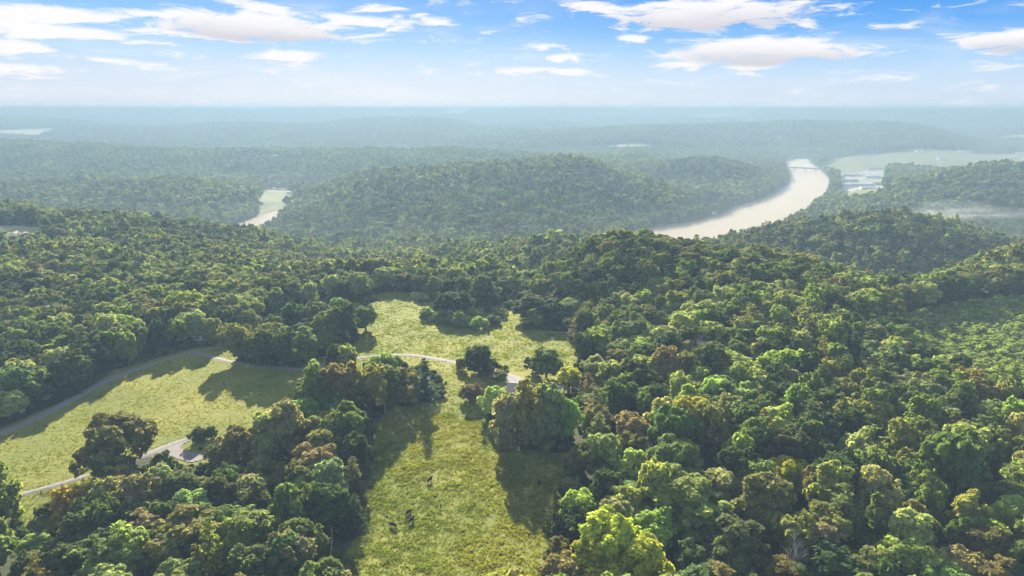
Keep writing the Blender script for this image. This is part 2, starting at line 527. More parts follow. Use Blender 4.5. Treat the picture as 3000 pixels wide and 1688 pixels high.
weedc = t.mix(na2, (0.085, 0.095, 0.028), (0.150, 0.152, 0.050))
col = t.mix(sc_.outputs[0], floor_c, grass)
col = t.mix(sc_.outputs[1], col, straw)
col = t.mix(sc_.outputs[2], col, yard)
col = t.mix(at.outputs['Alpha'], col, weedc)
p = t.node('ShaderNodeBsdfPrincipled')
t.l.new(col, p.inputs['Base Color'])
p.inputs['Roughness'].default_value = 0.95
p.inputs['Specular IOR Level'].default_value = 0.1
bmp = t.node('ShaderNodeBump'); bmp.inputs['Distance'].default_value = 0.6; bmp.inputs['Strength'].default_value = 0.7
t.l.new(na2, bmp.inputs['Height']); t.l.new(bmp.outputs[0], p.inputs['Normal'])
t.l.new(p.outputs[0], out.inputs[0])
gme.materials.append(mg)
ground = obj('ground', gme, kind='structure')

# river
mw_, t, out = material('water')
p = t.node('ShaderNodeBsdfPrincipled')
p.inputs['Base Color'].default_value = (0.22, 0.19, 0.14, 1)
p.inputs['Roughness'].default_value = 0.16
p.inputs['IOR'].default_value = 1.33
ge = t.node('ShaderNodeNewGeometry')
b = t.node('ShaderNodeBump'); b.inputs['Distance'].default_value = 0.25; b.inputs['Strength'].default_value = 0.35
t.l.new(t.noise(ge.outputs['Position'], 0.12, 5, 0.65), b.inputs['Height']); t.l.new(b.outputs[0], p.inputs['Normal'])
t.l.new(p.outputs[0], out.inputs[0])
wx = np.linspace(-2300, 2300, 24); wy = np.linspace(930, 3600, 14)
WX, WY = np.meshgrid(wx, wy)
wi = np.arange(13)[:, None] * 24 + np.arange(23)
obj('river', mesh('river', np.c_[WX.ravel(), WY.ravel(), np.full(WX.size, RIVER_Z)], np.stack([wi, wi + 1, wi + 25, wi + 24], -1).reshape(-1, 4), mw_), kind='structure')

# ------------------------------------------------------------------ roads and gravel, draped on the ground
gravel = simple_mat('gravel', (0.16, 0.148, 0.138), 0.95, 0.25, 0.9)
dirt = simple_mat('dirt_track', (0.17, 0.152, 0.145), 0.95, 0.25, 0.6)

def strip(name, pts, widths, mat, step=2.0, lift=0.10, px=True):
    P = hits(pts) if px else np.array(pts, float)
    seg = np.r_[0, np.cumsum(np.hypot(*np.diff(P, axis=0).T))]
    n = max(3, int(seg[-1] / step))
    s = np.linspace(0, seg[-1], n)
    x = np.interp(s, seg, P[:, 0]); y = np.interp(s, seg, P[:, 1])
    for _ in range(4):
        x[1:-1] = (x[:-2] + 2 * x[1:-1] + x[2:]) / 4; y[1:-1] = (y[:-2] + 2 * y[1:-1] + y[2:]) / 4
    wd = np.interp(s, seg, widths) * (0.94 + 0.12 * rng.random(n))
    tx, ty = np.gradient(x), np.gradient(y)
    L = np.hypot(tx, ty); nx, ny = -ty / L, tx / L
    rows = []
    K = 5
    for k in range(K):
        o = (k / (K - 1) - 0.5) * wd
        vx, vy = x + nx * o, y + ny * o
        crown = lift + 0.10 * (1 - (2 * k / (K - 1) - 1) ** 2) - (0.16 if k in (0, K - 1) else 0)
        rows.append(np.c_[vx, vy, H(vx, vy) + crown])
    V = np.concatenate(rows)
    i = np.arange(n - 1)
    f = np.concatenate([np.stack([k * n + i, k * n + i + 1, (k + 1) * n + i + 1, (k + 1) * n + i], -1) for k in range(K - 1)])
    return obj(name, mesh(name, V, f[:, ::-1].copy(), mat, True), kind='structure')

strip('dirt_track', [(-150, 1325), (0, 1271), (117, 1222), (234, 1158), (322, 1110), (400, 1082), (480, 1056), (565, 1030)], [4.6, 4.6, 4.4, 4.6, 7.0, 5, 3.4, 3], dirt)
strip('farm_lane', [(560, 1031), (620, 1045), (670, 1060), (760, 1073), (885, 1085), (1000, 1060), (1080, 1044), (1152, 1039), (1216, 1042), (1270, 1050), (1327, 1062), (1400, 1078), (1486, 1099), (1530, 1118)],
      [3.4, 3.4, 3.4, 3.2, 3.2, 3.4, 3.4, 3.4, 3.6, 4, 4, 4, 5.5, 6], gravel)
strip('side_lane', [(575, 1027), (600, 1022), (665, 1015), (720, 1008)], [2.8, 2.8, 2.6, 2.4], gravel)
strip('driveway', [(-40, 1478), (48, 1453), (150, 1426), (270, 1391), (360, 1357), (450, 1326), (510, 1300), (560, 1283), (600, 1272)], [2.9, 2.9, 3.0, 3.0, 3.2, 4.2, 4.0, 3.2, 3], gravel)

def patch(name, pts, mat, lift=0.14, step=1.0):
    P = hits(pts)
    x0, y0 = P.min(0) - 1; x1, y1 = P.max(0) + 1
    xs = np.arange(x0, x1, step); ys = np.arange(y0, y1, step)
    XX, YY = np.meshgrid(xs, ys)
    IN = inside(P, XX.ravel() + step / 2, YY.ravel() + step / 2).reshape(XX.shape)
    V = np.c_[XX.ravel(), YY.ravel(), (H(XX.ravel(), YY.ravel()) + lift)]
    nxx = len(xs)
    f = [(j * nxx + i, j * nxx + i + 1, (j + 1) * nxx + i + 1, (j + 1) * nxx + i) for j in range(len(ys) - 1) for i in range(nxx - 1) if IN[j, i]]
    return obj(name, mesh(name, V, np.array(f), mat), kind='structure')

def zc(pts, ox, oy, s):
    return [(ox + a / s, oy + b / s) for a, b in pts]

patch('gravel_yard', zc([(200, 870), (560, 740), (1000, 590), (1060, 620), (830, 740), (780, 810), (850, 870), (1000, 910), (1420, 975), (1300, 1060), (1080, 1110), (1000, 1130), (740, 1060), (600, 990), (250, 930)], 420, 1200, 7.247), gravel, step=0.6)
patch('house_driveway', [(1478, 1092), (1496, 1098), (1535, 1118), (1540, 1128), (1490, 1124)], gravel, step=0.8)

# ------------------------------------------------------------------ foliage materials
def leaf_material(name, source, trans=0.5):
    m, t, out = material(name)
    if source == 'object':
        oi = t.node('ShaderNodeObjectInfo'); c = oi.outputs['Color']
    elif source == 'instance':
        a = t.node('ShaderNodeAttribute', attribute_name='tint'); a.attribute_type = 'INSTANCER'; c = a.outputs['Color']
    else:
        r = t.node('ShaderNodeRGB'); r.outputs[0].default_value = (*source, 1); c = r.outputs[0]
    lv = t.node('ShaderNodeAttribute', attribute_name='leaf_tone')
    c = t.mix(1.0, c, lv.outputs['Color'], 'MULTIPLY')
    p = t.node('ShaderNodeBsdfPrincipled')
    t.l.new(c, p.inputs['Base Color'])
    p.inputs['Roughness'].default_value = 0.8
    p.inputs['Specular IOR Level'].default_value = 0.06
    tr = t.node('ShaderNodeBsdfTranslucent')
    t.l.new(t.mix(1.0, c, (1.15, 1.25, 0.60), 'MULTIPLY'), tr.inputs[0])
    mx = t.node('ShaderNodeMixShader'); mx.inputs[0].default_value = trans
    t.l.new(p.outputs[0], mx.inputs[1]); t.l.new(tr.outputs[0], mx.inputs[2])
    t.l.new(mx.outputs[0], out.inputs[0])
    return m

leaf_obj = leaf_material('leaves', 'object')
leaf_ins = leaf_material('forest_leaves', 'instance')
bark = simple_mat('bark', (0.085, 0.070, 0.055), 0.9, 0.25, 3.0)
pale_wood = simple_mat('weathered_wood', (0.42, 0.38, 0.34), 0.9, 0.2, 3.0)

PAL = {
    'dark green': (0.072, 0.102, 0.035), 'mid green': (0.129, 0.173, 0.052), 'olive green': (0.201, 0.199, 0.059), 'grey green': (0.229, 0.237, 0.106),
    'brownish green': (0.199, 0.171, 0.071), 'bright green': (0.229, 0.291, 0.075), 'yellow': (0.36, 0.335, 0.050), 'pale green': (0.327, 0.359, 0.130), 'blue green': (0.056, 0.098, 0.051),
    'golden': (0.418, 0.351, 0.071), 'lime': (0.295, 0.325, 0.050),
}

def unit(v):
    return v / np.maximum(np.linalg.norm(v, axis=-1, keepdims=True), 1e-9)

def cards(P, N, S, r, tone, aspect=0.75):
    """leaf sprays: one irregular quad each at P, facing N, of size S"""
    n = len(P)
    a = unit(np.cross(N, r.normal(size=(n, 3))))
    b = np.cross(N, a)
    S = S[:, None]
    j = lambda: 1 + r.uniform(-0.35, 0.35, (n, 1))
    bend = N * S * r.uniform(-0.25, 0.25, (n, 1))
    V = np.stack([P - a * S * j(), P - b * S * aspect * j() + bend, P + a * S * j(), P + b * S * aspect * j() + bend], 1).reshape(-1, 3)
    F = np.arange(4 * n).reshape(-1, 4)
    return V, F, tone

def foliage_mesh(name, V, F, tone, mat):
    me = mesh(name, V, F, mat)
    a = me.attributes.new('leaf_tone', 'FLOAT_COLOR', 'FACE')
    tone = np.clip(tone, 0.2, 2.0)
    warm = np.c_[tone * 1.02, tone, tone * 0.97, np.ones_like(tone)]
    a.data.foreach_set('color', warm.astype(np.float32).ravel())
    return me

def broad_crown(seed, n_leaf=4200, Rx=6.0, h0=4.0, h1=17.0, leaf=0.42, lobes=15, sub=8, lob_r=0.40, top=1.0, gaps=0.0):
    r = np.random.default_rng(seed)
    cz = h0 + (h1 - h0) * 0.48; hz = (h1 - h0) * 0.5
    # main lobes spread through the crown shell
    D = unit(r.normal(size=(lobes * 6, 3)))
    D = D[D[:, 2] > -0.92]
    pick = [0]
    for i in range(1, len(D)):
        if len(pick) >= lobes: break
        if min(np.linalg.norm(D[i] - D[k]) for k in pick) > 1.7 / math.sqrt(lobes): pick.append(i)
    D = D[pick]
    rad = r.uniform(0.42, 0.70, len(D))
    rad = np.where(D[:, 2] < -0.3, rad * 1.2, rad)
    C = D * rad[:, None] * np.array([Rx, Rx, hz]) + np.array([0, 0, cz])
    C[:, :2] *= np.where(D[:, 2:] > 0.5, top, 1.0)
    LR = Rx * lob_r * r.uniform(0.75, 1.2, len(D))
    C = np.r_[C, [[0, 0, cz + hz * 0.1]]]; LR = np.r_[LR, Rx * 0.55]
    SC, SR = [], []
    for c, q in zip(C, LR):
        d = unit(r.normal(size=(sub, 3)) + np.array([0, 0, 0.35]))
        SC.append(c + d * q * r.uniform(0.62, 0.95, (sub, 1)) * np.array([1, 1, 0.9])); SR.append(q * r.uniform(0.34, 0.58, sub))
    SC = np.concatenate(SC); SR = np.concatenate(SR)
    cen = np.array([0, 0, cz - hz * 0.25])
    wgt = SR ** 2 / (SR ** 2).sum()
    k = r.choice(len(SC), n_leaf * 3, p=wgt)
    outw = unit(SC[k] - cen)
    d = unit(r.normal(size=(len(k), 3)) + outw * 0.75 + np.array([0, 0, 0.25]))
    P = SC[k] + d * (SR[k] * r.uniform(0.75, 1.12, len(k)))[:, None]
    # drop leaves buried inside other lobes
    keep = np.ones(len(P), bool)
    for c, q in zip(SC, SR):
        keep &= ~(((P - c) ** 2).sum(1) < (0.62 * q) ** 2)
    P, d, k = P[keep][:n_leaf], d[keep][:n_leaf], k[keep][:n_leaf]
    N = unit(d + np.array([0, 0, 0.3]) + r.normal(size=P.shape) * 0.55)
    S = leaf * r.uniform(0.6, 1.35, len(P))
    lobe_tone = r.uniform(0.8, 1.2, len(SC))
    tone = lobe_tone[k] * r.uniform(0.75, 1.25, len(P))
    return (*cards(P, N, S, r, tone), C)

def cone_crown(seed, whorls=16, Rx=3.6, h0=1.5, h1=16, leaf=0.4, droop=0.25, ragged=0.2, per=9, steps=7, power=0.85):
    r = np.random.default_rng(seed)
    Ps, Ns, Ss, Ts = [], [], [], []
    for wv in range(whorls):
        f = wv / (whorls - 1)
        z = h0 + (h1 - h0) * f
        rr = Rx * (1 - f) ** power + 0.25
        for _ in range(max(3, int(per * (1 - 0.6 * f)))):
            a = r.uniform(0, 2 * math.pi)
            L = rr * (1 + r.uniform(-ragged, ragged))
            s = np.linspace(0.18, 1, steps)
            lift = r.uniform(-0.05, 0.15)
            p = np.c_[np.cos(a) * L * s, np.sin(a) * L * s, z + L * (lift * s - droop * s ** 2)]
            for _k in range(3):
                q = p + r.normal(size=p.shape) * np.array([.22, .22, .12]) * (0.5 + L * 0.12)
                Ps.append(q); Ns.append(unit(np.array([np.cos(a) * .35, np.sin(a) * .35, 1.0]) + r.normal(size=q.shape) * 0.45))
                Ss.append(leaf * r.uniform(0.7, 1.3, len(q))); Ts.append(np.full(len(q), r.uniform(0.75, 1.2)) * r.uniform(0.8, 1.2, len(q)))
    P = np.concatenate(Ps); 
    return (*cards(P, np.concatenate(Ns), np.concatenate(Ss), r, np.concatenate(Ts), 0.5), None)

def tube(V, F, pts, rads, k=6):
    base = len(V)
    pts = [np.array(p, float) for p in pts]
    for i, (p, q) in enumerate(zip(pts, rads)):
        t = pts[min(i + 1, len(pts) - 1)] - pts[max(i - 1, 0)]
        t = t / (np.linalg.norm(t) + 1e-9)
        a = np.cross(t, [0.31, 0.87, 0.2] if abs(t[2]) > 0.8 else [0, 0, 1]); a = a / np.linalg.norm(a)
        b = np.cross(t, a)
        for j in range(k):
            an = 2 * math.pi * j / k
            V.append(p + (a * math.cos(an) + b * math.sin(an)) * q)
    for i in range(len(pts) - 1):
        for j in range(k):
            F.append((base + i * k + j, base + i * k + (j + 1) % k, base + (i + 1) * k + (j + 1) % k, base + (i + 1) * k + j))
    F.append(tuple(base + (len(pts) - 1) * k + j for j in range(k)))

def trunk_mesh(name, seed, C, h0, r0=0.32, mat=None, h_top=None, limbs=7):
    r = np.random.default_rng(seed + 99)
    V, F = [], []
    zt = h_top or (C[-1][2])
    lean = r.normal(size=2) * 0.25
    main = [(0, 0, -1.2), (0, 0, 0.15), (lean[0] * .3, lean[1] * .3, zt * .35), (lean[0], lean[1], zt * .7), (lean[0] * 1.2, lean[1] * 1.2, zt)]
    tube(V, F, main, [r0 * 1.6, r0 * 1.25, r0, r0 * .7, r0 * .3], 7)
    if C is not None:
        for c in C[:limbs]:
            z0 = min(c[2] - 1.0, zt * r.uniform(.35, .65)) if c[2] > h0 + 1 else max(1.5, c[2] - 2)
            s = np.array([lean[0] * .5, lean[1] * .5, z0]); e = np.array(c)
            mid = (s + e) / 2 + np.array([0, 0, 0.5])
            tube(V, F, [s, mid, e], [r0 * .5, r0 * .34, r0 * .12], 5)
    return mesh(name, V, F, mat or bark)

PROTO = {}      # kind -> list of (crown mesh, trunk mesh, radius, height)

def add_proto(kind, seed, builder, Rr, Hh, **kw):
    V, F, tone, C = builder(seed, **kw)
    cm = foliage_mesh('crown', V, F, tone, leaf_obj)
    tm = trunk_mesh('trunk', seed, C, kw.get('h0', 3), 0.02 * Hh, h_top=None if C is not None else kw['h1'] * .96)
    PROTO.setdefault(kind, []).append((cm, tm, Rr, Hh))

for s in range(5):
    add_proto('round', 100 + s, broad_crown, 6.0, 17.0, Rx=6.0, h0=1.4, h1=17, n_leaf=5600, leaf=0.46, lobes=14 + s, sub=8)
for s in range(4):
    add_proto('tall', 200 + s, broad_crown, 4.6, 19.0, Rx=4.6, h0=1.6, h1=19, n_leaf=5000, leaf=0.44, lobes=13 + s, sub=8, lob_r=0.44, top=0.85)
for s in range(3):
    add_proto('spreading', 300 + s, broad_crown, 7.2, 15.5, Rx=7.2, h0=1.6, h1=15.5, n_leaf=6200, leaf=0.5, lobes=20 + s, sub=7, lob_r=0.34)
for s in range(2):
    add_proto('feathery', 400 + s, broad_crown, 4.8, 16.0, Rx=4.8, h0=1.8, h1=16, n_leaf=3300, leaf=0.52, lobes=22, sub=6, lob_r=0.30)
for s in range(2):
    add_proto('conifer', 500 + s, cone_crown, 4.6, 16.0, Rx=4.6, h0=0.8, h1=16, leaf=0.42, whorls=17, per=12, droop=0.22, steps=8, power=0.75)
for s in range(2):
    add_proto('cedar', 600 + s, cone_crown, 3.2, 13.0, Rx=3.2, h0=0.6, h1=13, leaf=0.36, whorls=18, per=12, droop=-0.15, steps=6, power=0.7)
for s in range(2):
    add_proto('pine', 700 + s, cone_crown, 4.2, 19.0, Rx=4.4, h0=6.5, h1=19, leaf=0.5, whorls=12, per=8, droop=0.02, ragged=0.4, steps=7, power=0.55)
for s in range(2):
    add_proto('bush', 800 + s, broad_crown, 2.0, 2.6, Rx=2.0, h0=0.0, h1=2.6, n_leaf=1300, leaf=0.26, lobes=11, sub=7, lob_r=0.42)

def add_tree(kind, x, y, width, height, colour, label, name, cat='tree', group=None, var=None, sink=0.0, jitter=0.14):
    r = random.Random(hash((round(x, 2), round(y, 2))) & 0xFFFF)
    cm, tm, pr, ph = PROTO[kind][(var if var is not None else r.randrange(99)) % len(PROTO[kind])]
    z = H1(x, y)
    e = empty(name, (x, y, z - sink), r.uniform(0, 6.28), label=label, category=cat)
    if group: e['group'] = group
    e.scale = (width / (2 * pr), width / (2 * pr), height / ph)
    base = PAL[colour]
    k = 1 + r.uniform(-jitter, jitter) * 1.5
    c = [b * k * (1 + r.uniform(-jitter, jitter)) for b in base]
    o = obj('crown', cm, e); o.color = (*c, 1)
    obj('trunk', tm, e)
    return e

# ---- trees placed one by one: base point in the picture, crown width and height in picture pixels
def px_size(x, y, wpx, hpx):
    z = H1(x, y)
    d = cp * y - sp * (z - CAM_Z)            # depth along the view axis
    dist = math.sqrt(x * x + y * y + (z - CAM_Z) ** 2)
    el = math.atan2(CAM_Z - z, math.hypot(x, y))
    w_ = wpx * d / FPX
    return w_, (hpx * dist / FPX - 0.45 * w_ * math.sin(el)) / math.cos(el) if hpx else None

PLACED = []          # (x, y, keep-out radius)
KEYS = [  # px, py base, width, height, kind, colour, name, label
    (352, 1402, 205, 205, 'round', 'olive green', 'oak_tree', 'big rounded olive oak beside the lane, towering over the fence posts'),
    (345, 1445, 120, 140, 'feathery', 'mid green', 'hickory_tree', 'feathery light green tree in front of the big rounded lane-side oak'),
    (480, 1432, 95, 110, 'round', 'dark green', 'maple_tree', 'compact dark green tree at the foot of the gravel yard'),
    (8, 1560, 120, 190, 'tall', 'bright green', 'poplar_tree', 'bright green tree closing off the end of the driveway lane'),
    (217, 1545, 125, 120, 'spreading', 'golden', 'walnut_tree', 'yellow-leaved tree below the roadside fence posts'),
    (582, 1294, 52, 46, 'round', 'dark green', 'lawn_tree', 'little round dark tree on the grass island of the gravel yard'),
    (618, 1284, 40, 40, 'round', 'dark green', 'lawn_tree', 'second little dark tree against the house behind the gravel yard'),
    (1247, 1168, 98, 128, 'conifer', 'blue green', 'pine_tree', 'dark blue-green pine with branches to the ground at the wood corner'),
    (1402, 1092, 100, 102, 'round', 'dark green', 'shade_tree', 'big round dark shade tree standing alone beside the farm lane'),
    (1353, 1084, 42, 42, 'spreading', 'olive green', 'fruit_tree', 'small olive fruit tree under the big round shade tree'),
    (1462, 1110, 50, 32, 'round', 'olive green', 'fruit_tree', 'low olive tree beside the house driveway'),
    (1433, 1094, 30, 28, 'spreading', 'olive green', 'fruit_tree', 'thin yellowish little tree beside the pale shed roof'),
    (1600, 1106, 80, 112, 'tall', 'mid green', 'maple_tree', 'tall dense green tree on the lawn behind the house'),
    (1560, 1092, 50, 60, 'round', 'dark green', 'maple_tree', 'smaller dark tree joined to the tall tree behind the house'),
    (1668, 1150, 76, 96, 'feathery', 'golden', 'ash_tree', 'loose golden-yellow tree at the house corner'),
    (1722, 1180, 62, 92, 'cedar', 'brownish green', 'cedar_tree', 'dusky pointed cedar next to the golden tree'),
    (1786, 1172, 92, 142, 'feathery', 'pale green', 'sycamore_tree', 'tall pale green tree at the edge of the big wood by the cedar'),
    (1737, 1112, 56, 78, 'tall', 'bright green', 'poplar_tree', 'fresh green tree between golden tree and the wooded knoll'),
    (1446, 1215, 90, 100, 'round', 'pale green', 'lawn_maple', 'rounded pale green tree with sunlit top in the grove before the house'),
    (1490, 1300, 120, 180, 'round', 'grey green', 'grove_oak', 'broad grey-green oak at the pasture corner of the house grove'),
    (1550, 1305, 122, 214, 'round', 'olive green', 'grove_oak', 'tallest olive oak in the middle of the house grove'),
    (1606, 1312, 120, 208, 'round', 'grey green', 'grove_oak', 'dusky oak in the house grove with trunks showing over the pasture'),
    (1662, 1310, 75, 160, 'tall', 'bright green', 'grove_maple', 'light green narrow tree at the wood end of the house grove'),
    (1700, 1215, 60, 80, 'tall', 'mid green', 'grove_maple', 'slim green tree behind the light green grove tree'),
    (1382, 1172, 74, 62, 'spreading', 'brownish green', 'apple_tree', 'low round brownish tree alone on the lawn by the pasture fence'),
    # belt between the upper field and the meadow
    (700, 1052, 105, 118, 'round', 'olive green', 'belt_oak', 'yellow-topped olive tree at the track end of the field belt'),
    (762, 1062, 100, 112, 'round', 'mid green', 'belt_oak', 'mid green tree in the field belt over the farm lane'),
    (828, 1070, 112, 128, 'round', 'dark green', 'belt_oak', 'dark green tree in the field belt with bare stem on the lane'),
    (888, 1062, 110, 125, 'tall', 'mid green', 'belt_oak', 'upright green tree ending the field belt'),
    (960, 1012, 90, 120, 'tall', 'olive green', 'belt_maple', 'olive tree behind the belt facing the meadow'),
    (1012, 1000, 95, 130, 'round', 'dark green', 'belt_maple', 'dark round tree on the meadow edge of the belt'),
    (1072, 968, 66, 92, 'tall', 'mid green', 'belt_maple', 'lone-standing green tree on the meadow corner'),
    (862, 985, 90, 110, 'round', 'dark green', 'belt_maple', 'squarish dark tree behind the belt by the hidden patch'),
    (930, 975, 95, 110, 'round', 'mid green', 'belt_maple', 'mid green round tree in the back row of the belt'),
    (1000, 950, 80, 90, 'round', 'mid green', 'belt_maple', 'mid green tree in the rearmost row of the belt'),
    (728, 975, 70, 75, 'round', 'olive green', 'belt_maple', 'small olive tree between belt and hill wood'),
    (632, 1010, 80, 85, 'round', 'olive green', 'track_maple', 'olive tree beside the fork of the lanes'),
    # conifers at the head of the meadow
    (1335, 930, 130, 98, 'spreading', 'dark green', 'hemlock_tree', 'wide domed dark evergreen behind the bramble patch in the meadow'),
    (1420, 912, 95, 120, 'round', 'dark green', 'hemlock_tree', 'taller dark evergreen beside the wide domed one at the meadow head'),
    (1270, 880, 62, 82, 'tall', 'mid green', 'meadow_tree', 'narrow green tree at the top edge of the meadow'),
    (1370, 890, 80, 100, 'tall', 'dark green', 'meadow_tree', 'dark tree between the two meadow evergreens'),
    (1560, 938, 96, 95, 'tall', 'dark green', 'knoll_edge_tree', 'tall dark tree at the meadow corner of the knoll wood'),
    (1612, 940, 90, 78, 'round', 'dark green', 'knoll_edge_tree', 'dark round tree along the knoll wood where it meets the meadow'),
    (1660, 942, 90, 78, 'tall', 'mid green', 'knoll_edge_tree', 'upright green tree at the straight edge of the knoll wood'),
    # row between field and pasture
    (1190, 1176, 84, 118, 'tall', 'olive green', 'row_maple', 'olive tree next to the blue-green pine'),
    (1150, 1192, 80, 135, 'round', 'mid green', 'row_maple', 'green tree behind the utility pole in the row to the pine'),
    (1085, 1212, 112, 172, 'round', 'olive green', 'row_oak', 'large olive oak left of the utility pole row'.replace('left of', 'heading')),
    (1005, 1230, 120, 200, 'round', 'brownish green', 'row_oak', 'large brownish oak at the field end of the tree row'),
    (930, 1235, 115, 190, 'round', 'mid green', 'row_oak', 'rounded green oak overhanging the field side of the row'),
    (1010, 1330, 130, 170, 'round', 'mid green', 'row_oak', 'rounded green oak bulging into the pasture below the utility pole'),
    (1062, 1300, 85, 100, 'round', 'dark green', 'row_oak', 'small dark tree at the pasture edge below the utility pole'),
    (955, 1330, 110, 150, 'tall', 'olive green', 'row_oak', 'olive tree tucked behind the oak that bulges into the pasture'),
    (850, 1345, 140, 190, 'round', 'grey green', 'row_oak', 'broad grey-green oak with frosted top behind the dead snag'),
    (790, 1360, 120, 165, 'round', 'grey green', 'row_oak', 'grey-green oak crowding the house roof by the gravel yard'),
    (700, 1375, 120, 140, 'round', 'brownish green', 'row_oak', 'brownish oak leaning over the house by the gravel yard'),
    (650, 1385, 90, 90, 'round', 'brownish green', 'row_oak', 'dusky brown tree in front of the gravel-yard house'),
    (980, 1480, 120, 150, 'round', 'grey green', 'row_oak', 'big silvery grey-green oak beside the dead snag'),
    (1040, 1470, 80, 130, 'cedar', 'brownish green', 'cedar_tree', 'dusky cedar on the pasture edge beside the silvery oak'),
    (1045, 1560, 70, 110, 'cedar', 'dark green', 'cedar_tree', 'shaggy dark cedar low on the pasture edge'),
    (760, 1440, 150, 110, 'pine', 'olive green', 'pine_tree', 'flat-topped olive pine group in front of the grey oaks'),
    (900, 1545, 80, 130, 'pine', 'mid green', 'pine_tree', 'sparse pine beside the dead snag'),
    (880, 1668, 150, 165, 'round', 'mid green', 'wood_maple', 'fresh green domed maple above the leaning dead pole'),
    (790, 1700, 95, 120, 'feathery', 'yellow', 'wood_maple', 'small yellow-green tree in front of the domed maple'),
    # the pasture's other side
    (1795, 1690, 190, 215, 'round', 'lime', 'yellow_maple', 'tallest bright yellow-green maple of the cluster at the pasture edge'),
    (1712, 1725, 150, 150, 'round', 'yellow', 'yellow_maple', 'low yellowest maple of the bright cluster at the pasture edge'),
    (1885, 1740, 165, 185, 'round', 'lime', 'yellow_maple', 'rounded yellow-green maple on the wood side of the bright cluster'),
    (1800, 1780, 170, 150, 'spreading', 'yellow', 'yellow_maple', 'front yellow maple at the foot of the bright cluster'),
    (1640, 1745, 150, 140, 'spreading', 'grey green', 'autumn_olive', 'silvery grey bushy tree at the foot of the yellow-green tree'),
    (1480, 1770, 150, 110, 'spreading', 'lime', 'yellow_maple', 'low yellow-green tree at the bottom edge of the pasture'),
    (1625, 1560, 60, 130, 'cedar', 'dark green', 'vine_snag', 'vine-wrapped dark stump tree on the pasture edge'),
    (1742, 1290, 105, 130, 'round', 'brownish green', 'knoll_oak', 'brown-tinged oak on the pasture side of the knoll wood'),
    (1770, 1400, 130, 150, 'round', 'bright green', 'knoll_oak', 'fan-leaved bright green tree beside the pasture corner'),
    (1700, 1410, 100, 130, 'round', 'brownish green', 'knoll_oak', 'brownish oak hanging over the shaded pasture corner'),
    (1850, 1420, 90, 130, 'feathery', 'pale green', 'knoll_maple', 'pale green loose tree just inside the pasture-side wood'),
    (1990, 1395, 130, 135, 'round', 'lime', 'knoll_maple', 'domed yellowish-green maple deep in the knoll wood'),
    (1690, 1545, 130, 130, 'spreading', 'bright green', 'knoll_maple', 'sunlit green tree above the vine-wrapped stump'),
    (2780, 1500, 170, 240, 'round', 'mid green', 'giant_oak', 'very tall full-crowned green oak among the shadowed lower trees'),
    (2220, 1560, 190, 190, 'round', 'brownish green', 'knoll_oak', 'massive olive-brown oak in the lower knoll wood'),
    (2310, 1450, 120, 120, 'round', 'yellow', 'knoll_maple', 'yellow-tipped maple behind the massive olive-brown oak'),
]
for (hx, hy), hr in zip(hits([(690, 1322), (597, 992), (2235, 1690), (884, 1440)]), (8, 3, 2, 2)):
    PLACED.append((hx, hy, hr))
bases = hits([(k[0], k[1]) for k in KEYS])
for (bx, by), k in zip(bases, KEYS):
    W_, H_ = px_size(bx, by, k[2], k[3])
    H_ = max(H_, W_ * 0.55)
    add_tree(k[4], bx, by, W_, H_ * 1.08, k[5], k[7], k[6], sink=H_ * 0.08)
    PLACED.append((bx, by, W_ * 0.42))

bush_spots = [
    (1464, 1079, 16, 'dark green', 'dark clipped bush by the lane bend'), (1481, 1083, 18, 'mid green', 'upright green bush by the lane bend'),
    (1306, 1124, 8, 'dark green', 'tiny dark bush on the lawn beside the pine'), (588, 1318, 12, 'dark green', 'dark bush on the grass island in the gravel yard'),
    (1300, 945, 60, 'mid green', None), (1350, 955, 70, 'bright green', None), (1250, 932, 50, 'mid green', None), (1400, 962, 60, 'bright green', None), (1320, 940, 50, 'pale green', None), (1380, 945, 60, 'mid green', None), (1440, 950, 50, 'mid green', None),
    (1470, 925, 40, 'pale green', None), (1495, 905, 40, 'mid green', None), (1505, 890, 35, 'mid green', None), (1240, 880, 40, 'pale green', None), (1215, 872, 30, 'pale green', None), (1275, 938, 45, 'pale green', None), (1450, 935, 45, 'dark green', None),
    (130, 1510, 45, 'dark green', 'long dark bramble in the little clearing below the lane fence'), (155, 1500, 40, 'dark green', 'dark bramble end towards the yellow-leaved tree'),
    (180, 1478, 24, 'dark green', 'small dark bush between fence posts and yellow-leaved tree'),
]
bw = hits([(b[0], b[1]) for b in bush_spots])
for (x, y), b in zip(bw, bush_spots):
    W_, _h = px_size(x, y, b[2], None)
    lab = b[4] or 'tangled %s bramble mound in the patch across the meadow' % b[3]
    add_tree('bush', x, y, W_, W_ * (0.55 if b[4] is None else 0.7), b[3], lab, 'bramble_bush', 'bush', None if b[4] else 'brambles across the meadow')
    PLACED.append((x, y, W_ * 0.45))

# ---- the woods: jittered stand, the largest in view as single trees, the rest one mass
def stand(y0, y1, u, s, jit=0.42, x_lim=None):
    ys = np.arange(y0, y1, s * 0.866)
    pts = []
    for j, yy in enumerate(ys):
        xm = max(yy, 60) * u + 40
        xs = np.arange(-xm, xm, s) + (s / 2 if j % 2 else 0)
        pts.append(np.c_[xs, np.full(len(xs), yy)])
    P = np.concatenate(pts)
    return P + rng.uniform(-jit, jit, P.shape) * s

